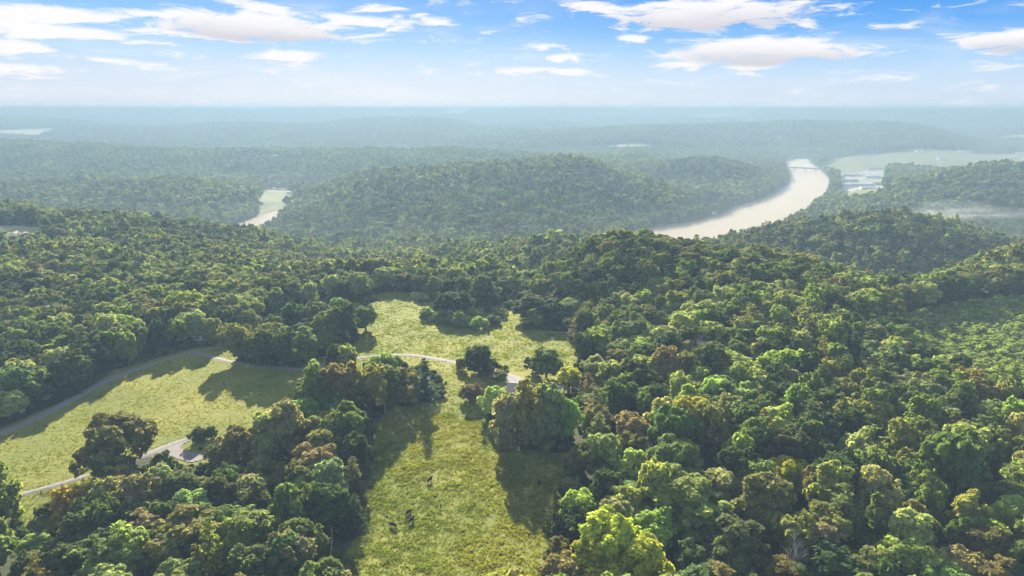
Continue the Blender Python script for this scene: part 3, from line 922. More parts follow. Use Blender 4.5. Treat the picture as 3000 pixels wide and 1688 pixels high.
def wooded(P, buf, river_buf=6.0):
    x, y = P[:, 0], P[:, 1]
    ok = np.ones(len(P), bool)
    for poly in list(OPEN.values()):
        near = (x > poly[:, 0].min() - buf) & (x < poly[:, 0].max() + buf) & (y > poly[:, 1].min() - buf) & (y < poly[:, 1].max() + buf)
        if near.any():
            xs, ys = x[near], y[near]
            bad = inside(poly, xs, ys) | (edge_dist(poly, xs, ys) < buf)
            ok[np.where(near)[0][bad]] = False
    for k, poly in FARF.items():
        ok &= ~inside(poly, x, y)
    ok &= river_sd(x, y) > river_buf
    far = np.hypot(x, y) > 3100
    if far.any():
        ok &= ~(far & (fbm(x / 520, y / 260, 21, 3) > 0.60))
    return ok

near = stand(118, 430, 0.92, 9.4)
near = near[wooded(near, 2.6)]
pl = np.array(PLACED)
dmin = np.min(np.hypot(near[:, None, 0] - pl[None, :, 0], near[:, None, 1] - pl[None, :, 1]) - pl[None, :, 2], axis=1)
near = near[dmin > 2.4]
zN = H(near[:, 0], near[:, 1])
hN = 15.5 + 6 * (fbm(near[:, 0] / 60, near[:, 1] / 60, 31, 2) - 0.4) * 2 + rng.normal(0, 1.9, len(near))
wN = np.clip(rng.normal(12.8, 2.4, len(near)), 8, 19)
# crowns do not stand in front of the open ground that the photograph shows
VIS = [
    [(0, 1285), (120, 1235), (250, 1175), (345, 1110), (560, 1060), (640, 1075), (880, 1090), (870, 1160), (700, 1195), (650, 1230), (530, 1275), (460, 1310), (440, 1340), (385, 1300), (300, 1215), (240, 1290), (250, 1380), (48, 1440), (0, 1400)],
    [(48, 1440), (270, 1380), (275, 1400), (160, 1450), (140, 1500), (170, 1540), (60, 1540), (45, 1480)],
    [(445, 1325), (560, 1280), (612, 1285), (640, 1320), (600, 1345), (560, 1355), (500, 1345)],
    [(1180, 1185), (1310, 1160), (1420, 1220), (1440, 1300), (1500, 1310), (1650, 1330), (1640, 1400), (1610, 1480), (1600, 1560), (1560, 1600), (1480, 1640), (1440, 1700), (985, 1700), (1010, 1600), (1060, 1560), (1075, 1420), (1100, 1290), (1130, 1220)],
    [(1110, 862), (1240, 880), (1262, 905), (1220, 925), (1300, 960), (1400, 970), (1500, 905), (1522, 890), (1525, 960), (1660, 975), (1690, 1060), (1660, 1060), (1640, 1100), (1560, 1120), (1480, 1120), (1420, 1200), (1320, 1160), (1300, 1080), (1160, 1040), (1060, 1000), (1095, 940)],
    [(2690, 970), (3000, 930), (3150, 900), (3150, 1060), (3000, 1060), (2850, 1040), (2740, 1000)],
    [(-60, 660), (122, 662), (128, 677), (0, 684), (-60, 684)], [(1930, 688), (2000, 662), (2110, 632), (2225, 590), (2312, 535), (2300, 470), (2367, 468), (2429, 525), (2415, 565), (2340, 592), (2230, 650), (2120, 686)],
    [(704, 660), (780, 632), (819, 622), (800, 640), (760, 660)], [(560, 1030), (665, 1010), (670, 1050), (640, 1060)], [(750, 965), (800, 940), (810, 950), (770, 965)], [(1495, 1118), (1540, 1122), (1540, 1145), (1500, 1140)],
    [(1195, 1050), (1290, 1060), (1300, 1165), (1200, 1170)], [(1660, 1060), (1700, 1060), (1700, 1150), (1650, 1150)],
]
VIS = [np.array(v_, float) for v_ in VIS]
def project(x, y, z):
    d_ = cp * y - sp * (z - CAM_Z)
    return PCX + FPX * x / d_, PCY - FPX * (sp * y + cp * (z - CAM_Z)) / d_, d_
def blocks(x, y, z, wd_t, ht):
    bad = np.zeros(len(x), bool)
    for fz, fx in ((1.0, 0), (.85, -.28), (.85, .28), (.6, -.42), (.6, .42), (.6, 0), (.35, 0)):
        qx, qy, _ = project(x + fx * wd_t, y, z + fz * ht)
        for v_ in VIS: bad |= inside(v_, qx, qy)
    return bad
bx_, by_, _ = project(near[:, 0], near[:, 1], zN)
lowered = (bx_ > 1510) & (bx_ < 1740) & (by_ > 890) & (by_ < 985)      # wood-edge trees shortened so their shadows leave the meadow lit
hN = np.where(lowered, hN * 0.62, hN)
b1_ = blocks(near[:, 0], near[:, 1], zN, wN, hN)
hN = np.where(b1_, hN * 0.62, hN); wN = np.where(b1_, wN * 0.72, wN)
ok_ = ~blocks(near[:, 0], near[:, 1], zN, wN, hN)
near, zN, hN, wN = near[ok_], zN[ok_], hN[ok_], wN[ok_]
# visible size ranking
dep = cp * near[:, 1] - sp * (zN + hN * .7 - CAM_Z)
ppx = PCX + FPX * near[:, 0] / dep
ppy = PCY - FPX * (sp * near[:, 1] + cp * (zN + hN * .7 - CAM_Z)) / dep
inframe = (ppx > -30) & (ppx < 3030) & (ppy > 320) & (ppy < 1740)
score = np.where(inframe, wN / dep, 0)
order = np.argsort(-score)
single = np.zeros(len(near), bool)
N_SINGLE = 300 - len([k for k in KEYS if k[4] not in ('conifer', 'cedar', 'pine')])
single[order[:N_SINGLE]] = True
single &= inframe

def stand_name(px_, x, y):
    if px_ > 1600 and x > 5:
        if y < 190: return 'in the low wood by the pasture foot'
        if px_ > 2450: return 'in the wood before the weedy clearing'
        return 'in the knoll wood'
    if px_ < 1120 and y < 205: return 'in the wood below the gravel yard'
    if px_ < 620 and y > 225: return 'in the hill wood beyond the track'
    if px_ < 1120: return 'in the row between field and pasture'
    return 'around the meadow'

colour_names = list(PAL)
cw = {'dark green': .20, 'mid green': .24, 'olive green': .15, 'grey green': .11, 'brownish green': .02, 'bright green': .19, 'yellow': .005, 'pale green': .08, 'lime': .006, 'golden': 0, 'blue green': 0}
def colours_for(P, r):
    f = fbm(P[:, 0] / 40, P[:, 1] / 40, 41, 2)
    names = np.array(list(cw)); pr = np.array(list(cw.values())); pr = pr / pr.sum()
    return names[r.choice(len(names), len(P), p=pr)]
cN = colours_for(near, rng)
shape_word = {'round': 'round-crowned', 'tall': 'narrow', 'spreading': 'spreading', 'feathery': 'feathery', 'pine': 'sparse-needled', 'cedar': 'pointed'}
kN = rng.choice(['round', 'tall', 'spreading', 'feathery', 'pine', 'cedar'], len(near), p=[.40, .24, .18, .08, .07, .03])
specs = []
sing = np.where(single)[0]
for i in sing:
    k, c = kN[i], cN[i]
    if k in ('pine', 'cedar') and c in ('lime', 'yellow', 'pale green', 'bright green'): c = 'olive green'
    size = 'tall ' if hN[i] > 18.5 else ('low ' if hN[i] < 13.5 else ('broad ' if wN[i] > 14.5 else ''))
    specs.append([i, k, c, size])
for n_, (i, k, c, size) in enumerate(specs):
    dd = np.hypot(near[sing, 0] - near[i, 0], near[sing, 1] - near[i, 1]); dd[n_] = 1e9
    nb = specs[int(np.argmin(dd))]
    kind = {'pine': 'pine', 'cedar': 'cedar'}.get(k, 'tree')
    st = stand_name(ppx[i], near[i, 0], near[i, 1])
    lab = '%s%s %s %s %s, beside %s %s one' % (size, shape_word[k], c.replace(' green', '-green'), kind, st, shape_word[nb[1]].split()[0], nb[2].replace(' green', '-green'))
    lab = ' '.join(lab.split()[:16])
    add_tree(k, near[i, 0], near[i, 1], wN[i] * (0.8 if k in ('pine', 'cedar', 'tall') else 1.0), hN[i], c, lab, {'tree': 'broadleaf_tree', 'pine': 'pine_tree', 'cedar': 'cedar_tree'}[kind], 'tree', 'trees ' + st)

# ---- instancing objects (geometry nodes): one mass each
def instancer(name, coll, P, idx, scl, rot, tint, kind='stuff'):
    me = bpy.data.meshes.new(name)
    me.vertices.add(len(P)); me.vertices.foreach_set('co', np.asarray(P, np.float32).ravel())
    a = me.attributes.new('pick', 'INT', 'POINT'); a.data.foreach_set('value', idx.astype(np.int32))
    a = me.attributes.new('size', 'FLOAT_VECTOR', 'POINT'); a.data.foreach_set('vector', scl.astype(np.float32).ravel())
    a = me.attributes.new('turn', 'FLOAT_VECTOR', 'POINT'); a.data.foreach_set('vector', np.c_[np.zeros((len(P), 2)), rot].astype(np.float32).ravel())
    a = me.attributes.new('tint', 'FLOAT_COLOR', 'POINT'); a.data.foreach_set('color', np.c_[tint, np.ones(len(P))].astype(np.float32).ravel())
    o = obj(name, me, kind=kind)
    g = bpy.data.node_groups.new(name, 'GeometryNodeTree')
    g.interface.new_socket('Geometry', in_out='INPUT', socket_type='NodeSocketGeometry')
    g.interface.new_socket('Geometry', in_out='OUTPUT', socket_type='NodeSocketGeometry')
    n = g.nodes; l = g.links
    gi = n.new('NodeGroupInput'); go = n.new('NodeGroupOutput')
    ci = n.new('GeometryNodeCollectionInfo'); ci.inputs[0].default_value = coll; ci.inputs[1].default_value = True; ci.inputs[2].default_value = True
    ip = n.new('GeometryNodeInstanceOnPoints'); ip.inputs['Pick Instance'].default_value = True
    def attr(nm, typ):
        q = n.new('GeometryNodeInputNamedAttribute'); q.data_type = typ; q.inputs[0].default_value = nm
        return q.outputs[0]
    l.new(gi.outputs[0], ip.inputs['Points']); l.new(ci.outputs[0], ip.inputs['Instance'])
    l.new(attr('pick', 'INT'), ip.inputs['Instance Index'])
    e2r = n.new('FunctionNodeEulerToRotation'); l.new(attr('turn', 'FLOAT_VECTOR'), e2r.inputs[0])
    l.new(e2r.outputs[0], ip.inputs['Rotation']); l.new(attr('size', 'FLOAT_VECTOR'), ip.inputs['Scale'])
    l.new(ip.outputs[0], go.inputs[0])
    md = o.modifiers.new('spread', 'NODES'); md.node_group = g
    return o

def proto_collection(name, meshes):
    c = bpy.data.collections.new(name)
    for i, me in enumerate(meshes):
        o = bpy.data.objects.new('%s_%02d' % (name, i), me)
        c.objects.link(o)
    return c

def swap(me, mat):
    m = me.copy(); m.materials.clear(); m.materials.append(mat)
    return m

fm = []          # forest prototypes: (mesh, radius, height)
for k in ('round', 'tall', 'spreading', 'feathery', 'pine', 'cedar'):
    for cm, tm, pr, ph in PROTO[k][:2]:
        fm.append((swap(cm, leaf_ins), pr, ph))
HI = len(fm)
for s in range(6):
    rx = [6, 4.8, 6.6, 5.2, 6, 4.4][s]; h1 = [17, 18.5, 15.5, 17, 16, 18][s]
    V, F, tone, C = broad_crown(900 + s, n_leaf=1250, Rx=rx, h0=2.5, h1=h1, leaf=0.92, lobes=12, sub=6)
    fm.append((foliage_mesh('mid', V, F, tone, leaf_ins), rx, h1))
V, F, tone, C = cone_crown(950, whorls=12, Rx=3.8, h0=2, h1=18, leaf=0.8, per=7, steps=4, power=.7)
fm.append((foliage_mesh('mid', V, F, tone, leaf_ins), 3.8, 18))
MID = len(fm)
for s in range(4):
    V, F, tone, C = broad_crown(970 + s, n_leaf=260, Rx=6, h0=1, h1=16, leaf=2.0, lobes=9, sub=4)
    fm.append((foliage_mesh('far', V, F, tone, leaf_ins), 6, 16))
FAR = len(fm)
fcoll = proto_collection('forest_tree', [f[0] for f in fm])
f_r = np.array([f[1] for f in fm]); f_h = np.array([f[2] for f in fm])

pts, idx, wid, hei = [], [], [], []
rest = ~single
kmap = {'round': 0, 'tall': 2, 'spreading': 4, 'feathery': 6, 'pine': 8, 'cedar': 10}
pts.append(near[rest]); idx.append(np.array([kmap[k] for k in kN[rest]]) + rng.integers(0, 2, rest.sum())); wid.append(wN[rest]); hei.append(hN[rest])
def band(y0, y1, u, s, lo, hi, wm, hm, buf):
    P = stand(y0, y1, u, s)
    P = P[wooded(P, buf)]
    if y0 < 1200:
        P = P[~blocks(P[:, 0], P[:, 1], H(P[:, 0], P[:, 1]), wm, hm)]
    n = len(P)
    pts.append(P); idx.append(rng.integers(lo, hi, n))
    hv = hm + 14 * (fbm(P[:, 0] / 70, P[:, 1] / 70, 31, 3) - 0.42) + rng.normal(0, 2.6, n)
    wid.append(np.clip(rng.lognormal(math.log(wm), .24, n), wm * .55, wm * 1.9)); hei.append(np.clip(hv, 8, 26))
band(430, 1250, 0.90, 8.8, HI, MID, 11.6, 16, 3)
band(1250, 2600, 0.88, 10.5, MID, FAR, 13.5, 17, 4)
band(2600, 4600, 0.88, 14.5, MID, FAR, 18, 18, 6)
band(4600, 8600, 0.88, 27, MID, FAR, 34, 18, 6)
FP = np.concatenate(pts); FI = np.concatenate(idx); FW = np.concatenate(wid); FH = np.concatenate(hei)
FC = colours_for(FP, rng)
tint = np.array([PAL[c] for c in FC]) * rng.uniform(0.85, 1.15, (len(FP), 1))
tint = tint * (0.72 + 1.0 * (fbm(FP[:, 0] / 130, FP[:, 1] / 130, 51, 3)[:, None] - 0.2))
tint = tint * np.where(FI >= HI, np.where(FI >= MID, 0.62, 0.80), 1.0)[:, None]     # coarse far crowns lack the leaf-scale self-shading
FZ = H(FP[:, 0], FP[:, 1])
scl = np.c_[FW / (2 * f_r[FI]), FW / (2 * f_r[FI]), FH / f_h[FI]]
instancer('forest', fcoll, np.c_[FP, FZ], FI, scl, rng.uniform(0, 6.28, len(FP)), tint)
print('FOREST', len(FP), 'near singles', single.sum())

# ---- grass tufts and weeds
def tuft(seed, n, spread, h, wd):
    r = np.random.default_rng(seed)
    b = r.normal(0, spread, (n, 2))
    a = r.uniform(0, math.pi, n)
    lean = r.normal(0, 0.35, (n, 2)) * h
    hh = h * r.uniform(0.5, 1.15, n)
    dx, dy = np.cos(a) * wd, np.sin(a) * wd
    z0 = np.zeros(n) - 0.05
    V = np.stack([np.c_[b[:, 0] - dx, b[:, 1] - dy, z0], np.c_[b[:, 0] + dx, b[:, 1] + dy, z0],
                  np.c_[b[:, 0] + lean[:, 0] + dx * .5, b[:, 1] + lean[:, 1] + dy * .5, hh], np.c_[b[:, 0] + lean[:, 0] - dx * .5, b[:, 1] + lean[:, 1] - dy * .5, hh]], 1).reshape(-1, 3)
    F = np.arange(4 * n).reshape(-1, 4)
    return foliage_mesh('tuft', V, F, r.uniform(0.75, 1.25, n), leaf_ins)

gcoll = proto_collection('grass_tuft', [tuft(1, 16, 0.42, 0.42, 0.14), tuft(2, 22, 0.55, 0.36, 0.16), tuft(3, 12, 0.3, 0.55, 0.12)])
def grass_pts(poly, s):
    x0, y0 = poly.min(0); x1, y1 = poly.max(0)
    x0, x1 = max(x0, -420), min(x1, 420); y0 = max(y0, 100)
    n = int((x1 - x0) * (y1 - y0) / s ** 2)
    P = np.c_[rng.uniform(x0, x1, n), rng.uniform(y0, y1, n)]
    P = P[inside(poly, P[:, 0], P[:, 1])]
    d = np.hypot(P[:, 0], P[:, 1])
    return P
GP, GS, GT = [], [], []
for nm, s, hs in (('pasture', 0.72, 1.0), ('field', 1.0, 0.55), ('meadow', 1.15, 0.9), ('clearing', 0.9, 0.9), ('yard', 0.8, 0.4), ('patch', 1.1, .8)):
    P = grass_pts(OPEN[nm], s)
    c1 = fbm(P[:, 0] / 6, P[:, 1] / 6, 61, 3); c2 = fbm(P[:, 0] / 28, P[:, 1] / 22, 62, 3)
    keep = c1 > 0.16
    P, c1, c2 = P[keep], c1[keep], c2[keep]
    GP.append(P); c3 = vnoise(P[:, 0] / 2.3, P[:, 1] / 1.7, 77); GS.append(hs * (0.35 + 1.0 * np.clip(c1 - 0.25, 0, 1) + 0.8 * np.clip(c3 - 0.5, 0, 1)) * rng.uniform(.7, 1.3, len(P)))
    m = np.clip((c2 - 0.30) / 0.35, 0, 1)[:, None]
    tn = np.array([0.148, 0.172, 0.026]) * (1 - m) + np.array([0.222, 0.210, 0.036]) * m
    GT.append(tn * rng.uniform(.8, 1.2, (len(P), 1)))
GP = np.concatenate(GP); GS = np.concatenate(GS); GT = np.concatenate(GT)
# keep the gravel clear
def near_roads(P):
    bad = np.zeros(len(P), bool)
    for o in [o for o in bpy.data.objects if o.name in ('dirt_track', 'farm_lane', 'side_lane', 'driveway', 'gravel_yard', 'house_driveway')]:
        co = np.empty(len(o.data.vertices) * 3, np.float32); o.data.vertices.foreach_get('co', co); co = co.reshape(-1, 3)[:, :2]
        cell = set(map(tuple, np.floor(co / 1.0).astype(int)))
        q = np.floor(P / 1.0).astype(int)
        bad |= np.array([tuple(c) in cell for c in q])
    return bad
k = ~near_roads(GP)
GP, GS, GT = GP[k], GS[k], GT[k]
print('GRASS', len(GP))
instancer('grass', gcoll, np.c_[GP, H(GP[:, 0], GP[:, 1])], rng.integers(0, 3, len(GP)), np.c_[GS * 1.15, GS * 1.15, GS], rng.uniform(0, 6.28, len(GP)), GT)

wcoll = proto_collection('weed_clump', [swap(PROTO['bush'][0][0], leaf_ins), swap(PROTO['bush'][1][0], leaf_ins)])
WPs, WSs, WTs = [], [], []
P = grass_pts(OPEN['weeds'], 1.7)
WPs.append(P); WSs.append(rng.uniform(.22, .55, len(P)) * (1 + 1.2 * (rng.random(len(P)) < .06))); WTs.append(np.array([0.28, 0.34, 0.11]) * rng.uniform(.6, 1.4, (len(P), 1)))
# undergrowth skirting the near woods
P = stand(125, 430, 0.9, 4.6)
P = P[wooded(P, 0.4)]
ed = np.min([edge_dist(OPEN[k], P[:, 0], P[:, 1]) for k in OPEN], axis=0)
P = P[(ed < 7) | (rng.random(len(P)) < 0.25)]
WPs.append(P); WSs.append(rng.uniform(.45, 1.15, len(P))); WTs.append(np.array([0.06, 0.088, 0.026]) * rng.uniform(.5, 1.5, (len(P), 1)))
WP = np.concatenate(WPs); WS = np.concatenate(WSs); WTt = np.concatenate(WTs)
k = ~near_roads(WP); WP, WS, WTt = WP[k], WS[k], WTt[k]
instancer('undergrowth', wcoll, np.c_[WP, H(WP[:, 0], WP[:, 1])], rng.integers(0, 2, len(WP)), np.c_[WS, WS, WS * rng.uniform(.6, 1.1, len(WP))], rng.uniform(0, 6.28, len(WP)), WTt)

# ------------------------------------------------------------------ built things
def box(V, F, c, d, rz=0.0):
    b = len(V)
    ca_, sa_ = math.cos(rz), math.sin(rz)
    for sx, sy, sz in ((-1, -1, -1), (1, -1, -1), (1, 1, -1), (-1, 1, -1), (-1, -1, 1), (1, -1, 1), (1, 1, 1), (-1, 1, 1)):
        x, y, z = sx * d[0] / 2, sy * d[1] / 2, sz * d[2] / 2
        V.append((c[0] + x * ca_ - y * sa_, c[1] + x * sa_ + y * ca_, c[2] + z))
    F += [tuple(b + i for i in q) for q in ((0, 3, 2, 1), (4, 5, 6, 7), (0, 1, 5, 4), (1, 2, 6, 5), (2, 3, 7, 6), (3, 0, 4, 7))]

def box_obj(name, c, d, mat, parent=None, rz=0.0):
    V, F = [], []
    box(V, F, c, d, rz)
    return obj(name, mesh(name, V, F, mat), parent)

wood_dark = simple_mat('dark_post_wood', (0.06, 0.05, 0.04), 0.9, 0.2, 4.0)
wood_pole = simple_mat('pole_wood', (0.30, 0.25, 0.20), 0.9, 0.15, 2.0)
metal = simple_mat('galvanised_metal', (0.42, 0.43, 0.44), 0.45, 0.08, 3.0, 0.7)
white_paint = simple_mat('white_paint', (0.78, 0.77, 0.74), 0.6, 0.04, 1.5)
brick_m = simple_mat('tan_brick', (0.36, 0.25, 0.18), 0.9, 0.15, 3.0)
shingle = simple_mat('grey_shingles', (0.34, 0.27, 0.245), 0.95, 0.12, 2.2)
pale_roof = simple_mat('pale_metal_roof', (0.58, 0.57, 0.55), 0.5, 0.06, 0.5)
grey_roof = simple_mat('grey_metal_roof', (0.30, 0.31, 0.33), 0.5, 0.1, 0.5)
concrete = simple_mat('concrete', (0.38, 0.37, 0.35), 0.9, 0.1, 0.4)
glass = simple_mat('window_glass', (0.03, 0.04, 0.05), 0.08, 0.0, 1.0)
cow_black = simple_mat('black_hide', (0.009, 0.008, 0.008), 1.0, 0.2, 3.0)
cow_black.node_tree.nodes['Principled BSDF'].inputs['Specular IOR Level'].default_value = 0.05
wire_m = simple_mat('wire', (0.40, 0.38, 0.34), 0.9, 0.0, 1.0, 0.0)

def gable_house(name, x, y, L, W, hw, hr, rz, wall_m, roof_m, label, cat='house', windows=3, chimney=False, group=None, ends=True, z=None):
    z = (H1(x, y) if z is None else z)
    e = empty(name, (x, y, z), rz, label=label, category=cat)
    if group: e['group'] = group
    # walls with gable ends, as one closed shell
    V = [(-L / 2, -W / 2, -1), (L / 2, -W / 2, -1), (L / 2, W / 2, -1), (-L / 2, W / 2, -1), (-L / 2, -W / 2, hw), (L / 2, -W / 2, hw), (L / 2, W / 2, hw), (-L / 2, W / 2, hw), (-L / 2, 0, hw + hr - .12), (L / 2, 0, hw + hr - .12)]
    F = [(0, 1, 5, 4), (2, 3, 7, 6), (1, 2, 6, 9, 5), (3, 0, 4, 8, 7), (4, 5, 9, 8), (6, 7, 8, 9), (0, 3, 2, 1)]
    obj('wall', mesh('wall', V, F, wall_m), e)
    o = 0.45; th = 0.18
    s = hr / (W / 2)
    for sg in (-1, 1):
        y1 = sg * (W / 2 + o); z1 = hw - o * s
        A = [(-L / 2 - o, 0, hw + hr), (L / 2 + o, 0, hw + hr), (L / 2 + o, y1, z1), (-L / 2 - o, y1, z1)]
        Vr = A + [(a, b, c + th) for a, b, c in A]
        obj('roof_slope', mesh('roof_slope', Vr, [(0, 1, 2, 3), (7, 6, 5, 4), (0, 4, 5, 1), (1, 5, 6, 2), (2, 6, 7, 3), (3, 7, 4, 0)], roof_m), e)
    box_obj('ridge_cap', (0, 0, hw + hr + th + .03), (L + 2 * o, 0.3, 0.1), concrete if roof_m is shingle else roof_m, e)
    for sg in (-1, 1):
        for k in range(windows):
            wx_ = -L / 2 + (k + 0.5) * L / windows
            wn = box_obj('window', (wx_, sg * (W / 2 + 0.03), hw * .58), (1.3, 0.08, 1.2), white_paint, e)
            box_obj('pane', (wx_, sg * (W / 2 + 0.075), hw * .58), (1.1, 0.03, 1.0), glass, wn)
    if windows:
        box_obj('door', (L * .12, -W / 2 - 0.04, 1.02), (1.0, 0.08, 2.05), white_paint, e)
    if chimney:
        box_obj('chimney', (L * .28, 0.6, hw + hr + .4), (0.7, 0.9, 1.6), brick_m, e)
    return e

# house behind the grove
(p0, p1) = plane_pt(1490, 1121, 6.6), plane_pt(1650, 1133, 6.6)
c_ = (p0 + p1) / 2; dvec = p1 - p0
gable_house('ranch_house', c_[0], c_[1], float(np.hypot(*dvec)), 9.5, 2.7, 2.3, math.atan2(dvec[1], dvec[0]), brick_m, shingle, 'grey-shingled house roof half hidden by the grove above the pasture', chimney=True, windows=5)
(hx, hy), (sx_, sy_), (wx1, wy1) = hits([(700, 1325), (1428, 1086), (597, 993)])
gable_house('brick_house', hx, hy, 13, 9, 2.8, 2.2, R(12), brick_m, shingle, 'tan-walled house under the oaks beside the gravel yard', windows=4)
gable_house('garden_shed', sx_, sy_, 5.5, 4.0, 2.0, 1.2, R(15), brick_m, pale_roof, 'pale-roofed shed tucked behind the round shade tree', 'shed', windows=1)
gable_house('white_cottage', wx1, wy1, 8, 5, 2.6, 1.8, R(25), white_paint, pale_roof, 'white cottage glimpsed through trees beside the fork of the lanes', windows=3)

# utility poles, lamp post, wires
def utility_pole(x, y, h, rz, label):
    e = empty('utility_pole', (x, y, H1(x, y)), rz, label=label, category='utility pole')
    V, F = [], []
    tube(V, F, [(0, 0, -1), (0, 0, h * .5), (0, 0, h)], [.20, .17, .13], 10)
    obj('pole', mesh('pole', V, F, wood_pole), e)
    box_obj('crossarm', (0, -.16, h - .55), (2.2, .12, .14), wood_pole, e)
    for k in (-1, 0, 1):
        V, F = [], []
        tube(V, F, [(k * .9, -.16, h - .48), (k * .9, -.16, h - .25)], [.07, .05], 8)
        obj('insulator', mesh('insulator', V, F, white_paint), e)
    V, F = [], []
    tube(V, F, [(.34, .05, h - 1.9), (.34, .05, h - 1.85), (.34, .05, h - 1.0), (.34, .05, h - .95)], [.16, .22, .22, .16], 12)
    obj('transformer', mesh('transformer', V, F, metal), e)
    return e

(ux, uy), (vx, vy), (lx, ly) = hits([(1129, 1213), (757, 962), (1588, 1104)])
UH = 8.2
utility_pole(ux, uy, UH, R(20), 'bare wooden utility pole standing at the pasture edge')
utility_pole(vx, vy, 7.5, R(-10), 'small utility pole on the hidden patch behind the field belt')
e = empty('lamp_post', (lx, ly, H1(lx, ly)), 0, label='thin white lamp post on the lawn behind the house', category='lamp post')
V, F = [], []
tube(V, F, [(0, 0, -.5), (0, 0, 2.5), (0, 0, 4.6)], [.07, .06, .05], 8); obj('post', mesh('post', V, F, white_paint), e)
V, F = [], []
tube(V, F, [(0, 0, 4.6), (0, 0, 4.7), (0, 0, 5.0), (0, 0, 5.1)], [.1, .24, .2, .06], 10); obj('lamp_head', mesh('lamp_head', V, F, white_paint), e)

def cable(name, a, b, sag, rad, label):
    a = np.array(a); b = np.array(b)
    ts = np.linspace(0, 1, 24)
    pts = [a * (1 - q) + b * q - np.array([0, 0, sag * 4 * q * (1 - q)]) for q in ts]
    V, F = [], []
    tube(V, F, pts, [rad] * len(pts), 5)
    return obj(name, mesh(name, V, F, wire_m), label=label, category='cable')

uz = H1(ux, uy) + UH
q = plane_pt(1640, 1760, 7.0)
cable('power_cable', (ux + .4, uy, uz - .3), (q[0], q[1], 7.5), 1.0, .014, 'long power cable crossing the pasture from the utility pole')
cable('service_cable', (ux - .2, uy, uz - .6), (sx_ - 4, sy_ - 4, H1(sx_, sy_) + 4.5), 1.2, .016, 'cable running from the utility pole towards the shade tree and shed')
cable('telephone_cable', (ux, uy, uz - 1.6), (p0[0], p0[1], 5.5), 1.6, .013, 'lower cable slung from the utility pole towards the grey-shingled house')

# fences
def fence(name, pix, hpost, rad, mat, label, wires=2):
    P = hits(pix)
    e = empty(name, (P[0][0], P[0][1], H1(*P[0])), 0, label=label, category='fence')
    o3 = np.array(e.location)
    tops = []
    for (x, y) in P:
        z = H1(x, y)
        V, F = [], []
        lean = rng.normal(0, .05, 2)
        tube(V, F, [np.array([x, y, z - .5]) - o3, np.array([x + lean[0], y + lean[1], z + hpost * .6]) - o3, np.array([x + lean[0] * 2, y + lean[1] * 2, z + hpost]) - o3], [rad * 1.1, rad, rad * .85], 8)
        obj('post', mesh('post', V, F, mat), e)
        tops.append(np.array([x, y, z]) - o3)
    for k in range(wires):
        V, F = [], []
        tube(V, F, [tp + np.array([0, 0, hpost * (0.9 - 0.33 * k)]) for tp in tops], [.012] * len(tops), 4)
        obj('wire', mesh('wire', V, F, metal), e)
    return e

fence('lane_fence', [(-12, 1492), (55, 1471), (122, 1450), (183, 1433), (244, 1411), (273, 1401), (310, 1388)], 1.5, .13, wood_dark, 'dark wooden posts along the lower side of the driveway lane', 3)
fence('field_fence', [(5, 1448), (66, 1430), (129, 1414), (197, 1391), (258, 1372), (330, 1346), (410, 1320), (493, 1292), (551, 1275), (600, 1262)], 1.45, .05, wood_pole, 'thin post fence between the driveway lane and the big field', 3)
fence('pasture_fence', [(1168, 1165), (1203, 1180), (1255, 1194), (1313, 1210), (1370, 1223), (1428, 1234)], 1.4, .10, wood_dark, 'wire fence crossing the grass above the pasture', 2)

# cows
def cow_mesh(graze):
    v = [(-.78, 0, 1.12), (-.1, 0, 1.06), (.58, 0, 1.12)]
    r = [.33, .40, .35]
    if graze: hd = [((.98, 0, .98), .20), ((1.22, 0, .58), .14), ((1.38, 0, .28), .12), ((1.42, 0, .10), .08)]
    else: hd = [((.95, 0, 1.28), .22), ((1.22, 0, 1.45), .15), ((1.46, 0, 1.34), .12), ((1.62, 0, 1.22), .09)]
    ed = [(0, 1), (1, 2)]
    prev = 2
    for p_, q_ in hd:
        v.append(p_); r.append(q_); ed.append((prev, len(v) - 1)); prev = len(v) - 1
    hid = len(v) - 3
    for s in (-1, 1):       # ears
        v.append((hd[1][0][0] - .02, s * .26, hd[1][0][2] + .08)); r.append(.05); ed.append((hid, len(v) - 1))
    for s in (-1, 1):       # forelegs and hind legs
        prev = 2
        for p_, q_ in (((.60, s * .21, .74), .15), ((.58, s * .21, .40), .085), ((.60, s * .21, .03), .075)):
            v.append(p_); r.append(q_); ed.append((prev, len(v) - 1)); prev = len(v) - 1
        prev = 0
        for p_, q_ in (((-.70, s * .22, .78), .19), ((-.94, s * .21, .46), .09), ((-.88, s * .21, .03), .075)):
            v.append(p_); r.append(q_); ed.append((prev, len(v) - 1)); prev = len(v) - 1
    v.append((-1.14, 0, 1.10)); r.append(.05); ed.append((0, len(v) - 1))
    v.append((-1.18, 0, .50)); r.append(.045); ed.append((len(v) - 2, len(v) - 1))
    me = bpy.data.meshes.new('cow')
    me.from_pydata(v, ed, [])
    o = bpy.data.objects.new('cow_build', me)
    COL.objects.link(o)
    md = o.modifiers.new('skin', 'SKIN')
    sub = o.modifiers.new('subsurf', 'SUBSURF'); sub.levels = 2; sub.render_levels = 2
    for i, q_ in enumerate(r):
        o.data.skin_vertices[0].data[i].radius = (q_, q_)
        o.data.skin_vertices[0].data[i].use_root = (i == 0)
    dg = bpy.context.evaluated_depsgraph_get()
    m2 = bpy.data.meshes.new_from_object(o.evaluated_get(dg))
    bpy.data.objects.remove(o)
    m2.materials.clear(); m2.materials.append(cow_black)
    m2.polygons.foreach_set('use_smooth', np.ones(len(m2.polygons), bool))
    return m2

